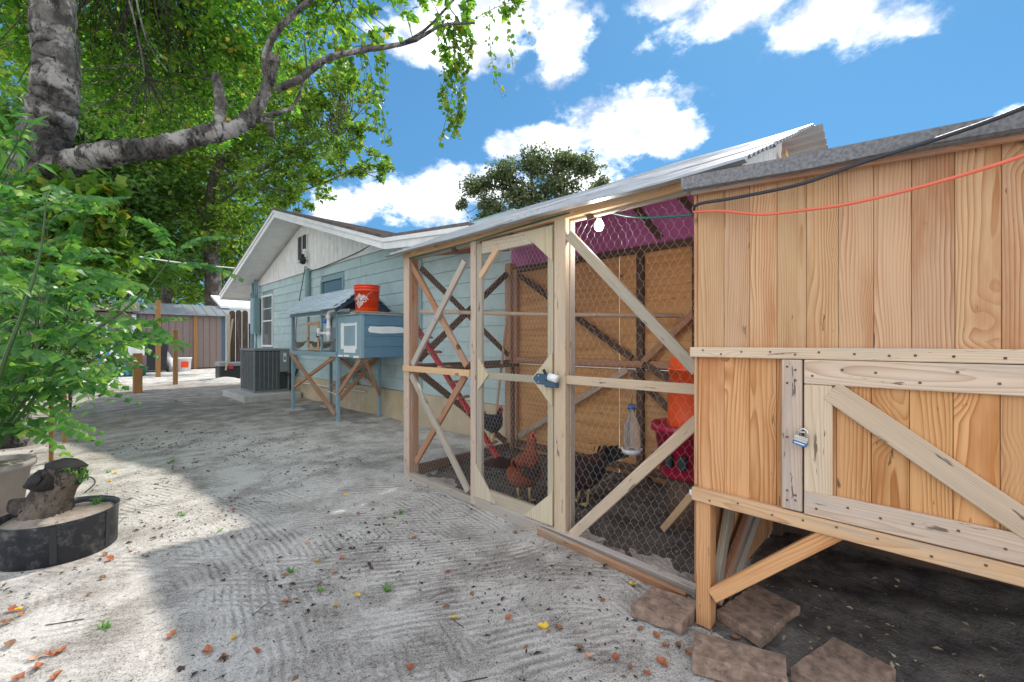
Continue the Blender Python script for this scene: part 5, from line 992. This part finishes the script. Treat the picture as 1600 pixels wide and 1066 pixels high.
def tuft(name, label, c, n, h, spread, seed, mat='leaf_frond', grp=None):
    rng = np.random.default_rng(seed); V = []; F = []
    for k in range(n):
        a = rng.uniform(0, 6.3); l = h*rng.uniform(.5, 1.1); d = np.array([math.cos(a), math.sin(a), 0]); s = np.array([-d[1], d[0], 0])*.004; c0 = np.array(c)+rng.normal(size=3)*[spread*.3, spread*.3, 0]; b = len(V)
        V += [c0-s, c0+s, c0+d*spread*.6+[0,0,l*.8]+s*.8, c0+d*spread*.6+[0,0,l*.8]-s*.8, c0+d*spread*1.5+[0,0,l*.75]]; F += [(b,b+1,b+2,b+3), (b+3,b+2,b+4)]
    return tag(part(name, V, F, M[mat], None), label, 'weed', grp)
tuft('weed', 'bright green weed sprouting on the stump top', sb+RV*.19+Vector((0,0,.21)), 46, .11, .06, 1)
tag(tube('vine_loop', smooth_path([sb+RV*.16-FV*.03+Vector((0,0,.20)), sb+RV*.24+Vector((0,0,.235)), sb+RV*.28+Vector((0,0,.20)), sb+RV*.24-FV*.02+Vector((0,0,.15))], 6), .004, M['bark_dark'], None, 6), 'woody tendril curling from the side of the stump', 'tendril')
tuft('weed', 'small green weed at the back rim of the black planter', pc+RV*.06+FV*.16+Vector((0,0,.2)), 16, .06, .04, 2)
def gpnt(px, py):
    p = onZ(px, py); 
    for _ in range(3): p = onZ(px, py, float(gz(p.x, p.y)))
    return p
for i, (px, py, lb) in enumerate(((455,895,'tiny green weed in the raked sand, middle of the foreground'), (285,806,'tiny grass sprout in the sunlit patch of sand'), (165,982,'tiny weed at the lower left of the sand'), (625,803,'tiny weed in the shaded sand before the run'), (605,925,'small green leaflet pile in the foreground sand'), (170,738,'low weed between the planter and the shaded sand'), (265,724,'low weed in the shaded sand farther back'))):
    tuft('weed', lb, gpnt(px, py), 9, .03, .03, 40+i)
# ------------------------------------------------------------------ fallen leaves
def leafmesh(k):
    r_ = random.Random(k); out = [(0,0),(.22,.17),(.45,.30),(.62,.2),(.80,.22),(1.0,0),(.8,-.2),(.6,-.26),(.42,-.3),(.2,-.18)]
    v = [(x+r_.uniform(-.03,.03), y*r_.uniform(.7,1.6)+r_.uniform(-.05,.05), r_.uniform(.2,.9)*abs(y)+r_.uniform(.1,.9)*(x-.5)**2+r_.uniform(0,.22)) for x, y in out]+[(.5, 0, .0)]; n = len(out)
    v = [(x-.5, y, z) for x, y, z in v]; return v, [(i, (i+1) % n, n) for i in range(n)]
def flm(name, col): return plain(name, col, .6, var=.35, scale=40, bump=.2)
LK = {'rust': ('fallen rust-orange leaf lying on the sand', flm('rust_leaf', (.36,.125,.055))), 'brown': ('fallen dry brown leaf lying on the sand', flm('brown_leaf', (.22,.12,.07))), 'yellow': ('fallen yellow leaf lying on the sand', flm('yellow_leaf', (.68,.46,.05))), 'pink': ('fallen pinkish tan leaf lying on the sand', flm('tan_leaf', (.50,.30,.20))), 'green': ('fallen green leaf lying on the sand', flm('green_leaf', (.12,.26,.04)))}
LM = {k: [mesh('fallen_leaf', *leafmesh(i+j*17), m) for i in range(8)] for j, (k, (l, m)) in enumerate(LK.items())}
spots = [('rust',445,943,1.1),('rust',325,1020,1.3),('rust',400,1020,1),('brown',350,1030,1),('yellow',367,998,.9),('rust',268,995,1.2),('rust',648,842,1),('brown',738,930,.8),('rust',795,968,1),('yellow',710,968,.9),('yellow',850,982,1.3),('brown',872,984,1),('rust',700,895,1),('rust',640,1046,1),('rust',963,1030,1.1),('rust',1035,1040,1.4),('rust',942,940,.8),('rust',1040,1012,1.1),('rust',1024,995,1),('brown',1060,1010,1),('pink',815,830,1),('brown',805,834,.9),('yellow',990,916,1.2),('yellow',1068,946,1),('yellow',1100,975,1),('rust',1095,1000,.8),('brown',905,1015,1),('pink',920,1028,1),('brown',1000,985,.9),('rust',988,962,.7),('brown',1148,1000,1.2),('brown',1212,1008,1.2),
         ('yellow',497,878,1),('pink',523,896,1),('yellow',525,948,.9),('yellow',558,932,1),('rust',560,804,.9),('rust',592,812,.8),('yellow',610,820,.9),('rust',535,873,.9),('pink',480,850,.8),('rust',172,876,1.3),('brown',165,868,1),('pink',205,862,1),('brown',160,905,1),('rust',95,1020,1.2),('rust',60,1045,1.2),('rust',20,955,1.2),('yellow',30,955,1),('brown',10,975,1.2),('rust',35,962,1),('pink',55,1030,1),('rust',75,1025,1),('brown',15,1010,1.3),('rust',88,1060,1.2),('rust',30,1062,1.1),('brown',140,930,.8),('yellow',180,740,1.4),('yellow',172,753,1),('brown',196,650,1.4),('yellow',195,652,1.6),('brown',275,628,2),('brown',260,676,1.6),('yellow',285,655,1.5),('green',270,722,1.6),('green',345,830,1),('brown',325,738,1.2),('rust',385,704,1),('yellow',540,775,.9),('pink',600,790,1),('rust',365,797,.8),('green',500,925,1),('yellow',120,655,1.6),('brown',350,700,1.2),('brown',145,690,1.6),('yellow',390,628,1.8),('rust',1010,1055,.9),('rust',1075,1022,.9),('brown',985,1045,.8)]
for k, px, py, s in spots:
    p = gpnt(px, py); o = link('fallen_leaf', rr.choice(LM[k]), None, p+Vector((0,0,.004))); o.scale = (.040*s, .040*s, .034*s); o.rotation_euler = (rr.uniform(-.3,.3), rr.uniform(-.3,.3), rr.uniform(0, 6.3)); 
    where = ('in the heap at the lower left corner' if px < 115 and py > 900 else 'beside the black planter' if px < 240 and py > 840 else 'near the stakes on shaded earth' if py < 770 and px < 300 else 'on the earth before the house' if py < 770 else
             'on or against the coop pavers' if px > 985 and py < 1000 and px < 1110 or px > 1110 else 'scattered in front of the coop pavers' if px > 880 else 'near the run door sill' if px > 760 and py < 850 else 'on the raked sand before the run' if px > 470 else 'at the shadow edge in the foreground')
    tag(o, LK[k][0].split(' lying')[0]+' '+where, 'leaf', 'fallen leaves '+where)
# litter: crumbs of leaf, bark and shell too small to count
def litter(name, label, n, seed, col, smin, smax, region, dz=.003):
    rng = np.random.default_rng(seed); P = []
    while len(P) < n:
        x, yv = rng.uniform(region[0], region[1]), rng.uniform(region[2], region[3])
        d = math.sin(x*3.1+yv*1.7)+math.sin(yv*4.3-x*2.2)+math.sin(x*8+3)*.6
        if rng.uniform(-1.6, 2.4) < d: P.append((x, yv, float(gz(x, yv))+dz))
    V, F = leaf_vf(np.array(P), 1.0, rng, .45, 2.5); V = V.reshape(-1, 4, 3); c = V[:, :1]; s = (rng.uniform(0, 1, (n, 1, 1))**3*(smax-smin)+smin); V = (c+(V-c)*s).reshape(-1, 3)
    o = bigmesh(name, V, F, col); tag(o, label, 'litter', kind='stuff')
litter('dark_litter', 'dark crumbs of bark and leaf scattered over the sand', 11000, 1, plain('dark_crumb', (.05,.038,.03), .9), .006, .035, (-2.2, 2.1, .2, 7.5))
litter('leaf_litter', 'small brown leaf scraps scattered over the sand', 1200, 2, plain('scrap', (.20,.10,.05), .8, var=.4), .008, .035, (-2.0, 2.1, .3, 6.5))
litter('pale_litter', 'pale shell and wood chips scattered over the sand', 1200, 3, plain('chip', (.66,.63,.58), .8), .004, .016, (-2.0, 2.1, .3, 6.5))
tw = []
for k in range(45):
    p = Vector((rr.uniform(-1.6, 2.0), rr.uniform(.6, 6), 0)); p.z = float(gz(p.x, p.y))+.004; a = rr.uniform(0, 6.3); L = rr.uniform(.03, .14); tw.append((tuple(p), (p.x+L*math.cos(a), p.y+L*math.sin(a), p.z+.006)))
V, F = wire_vf(np.array(tw), .0022); tag(bigmesh('twig_litter', V, F, M['bark_dark']), 'thin dark twigs scattered over the sand', 'litter', kind='stuff')

litter('straw_litter', 'pale straw bits scattered on the dark soil under the coop', 420, 4, plain('straw', (.42,.34,.22), .8, var=.3), .006, .03, (1.5, 3.1, -.9, .66), .030)
litter('run_litter', 'pale straw bits scattered on the floor of the run', 500, 5, plain('run_straw', (.38,.31,.21), .8, var=.3), .006, .03, (2.3, 3.4, .9, 3.25), .060)
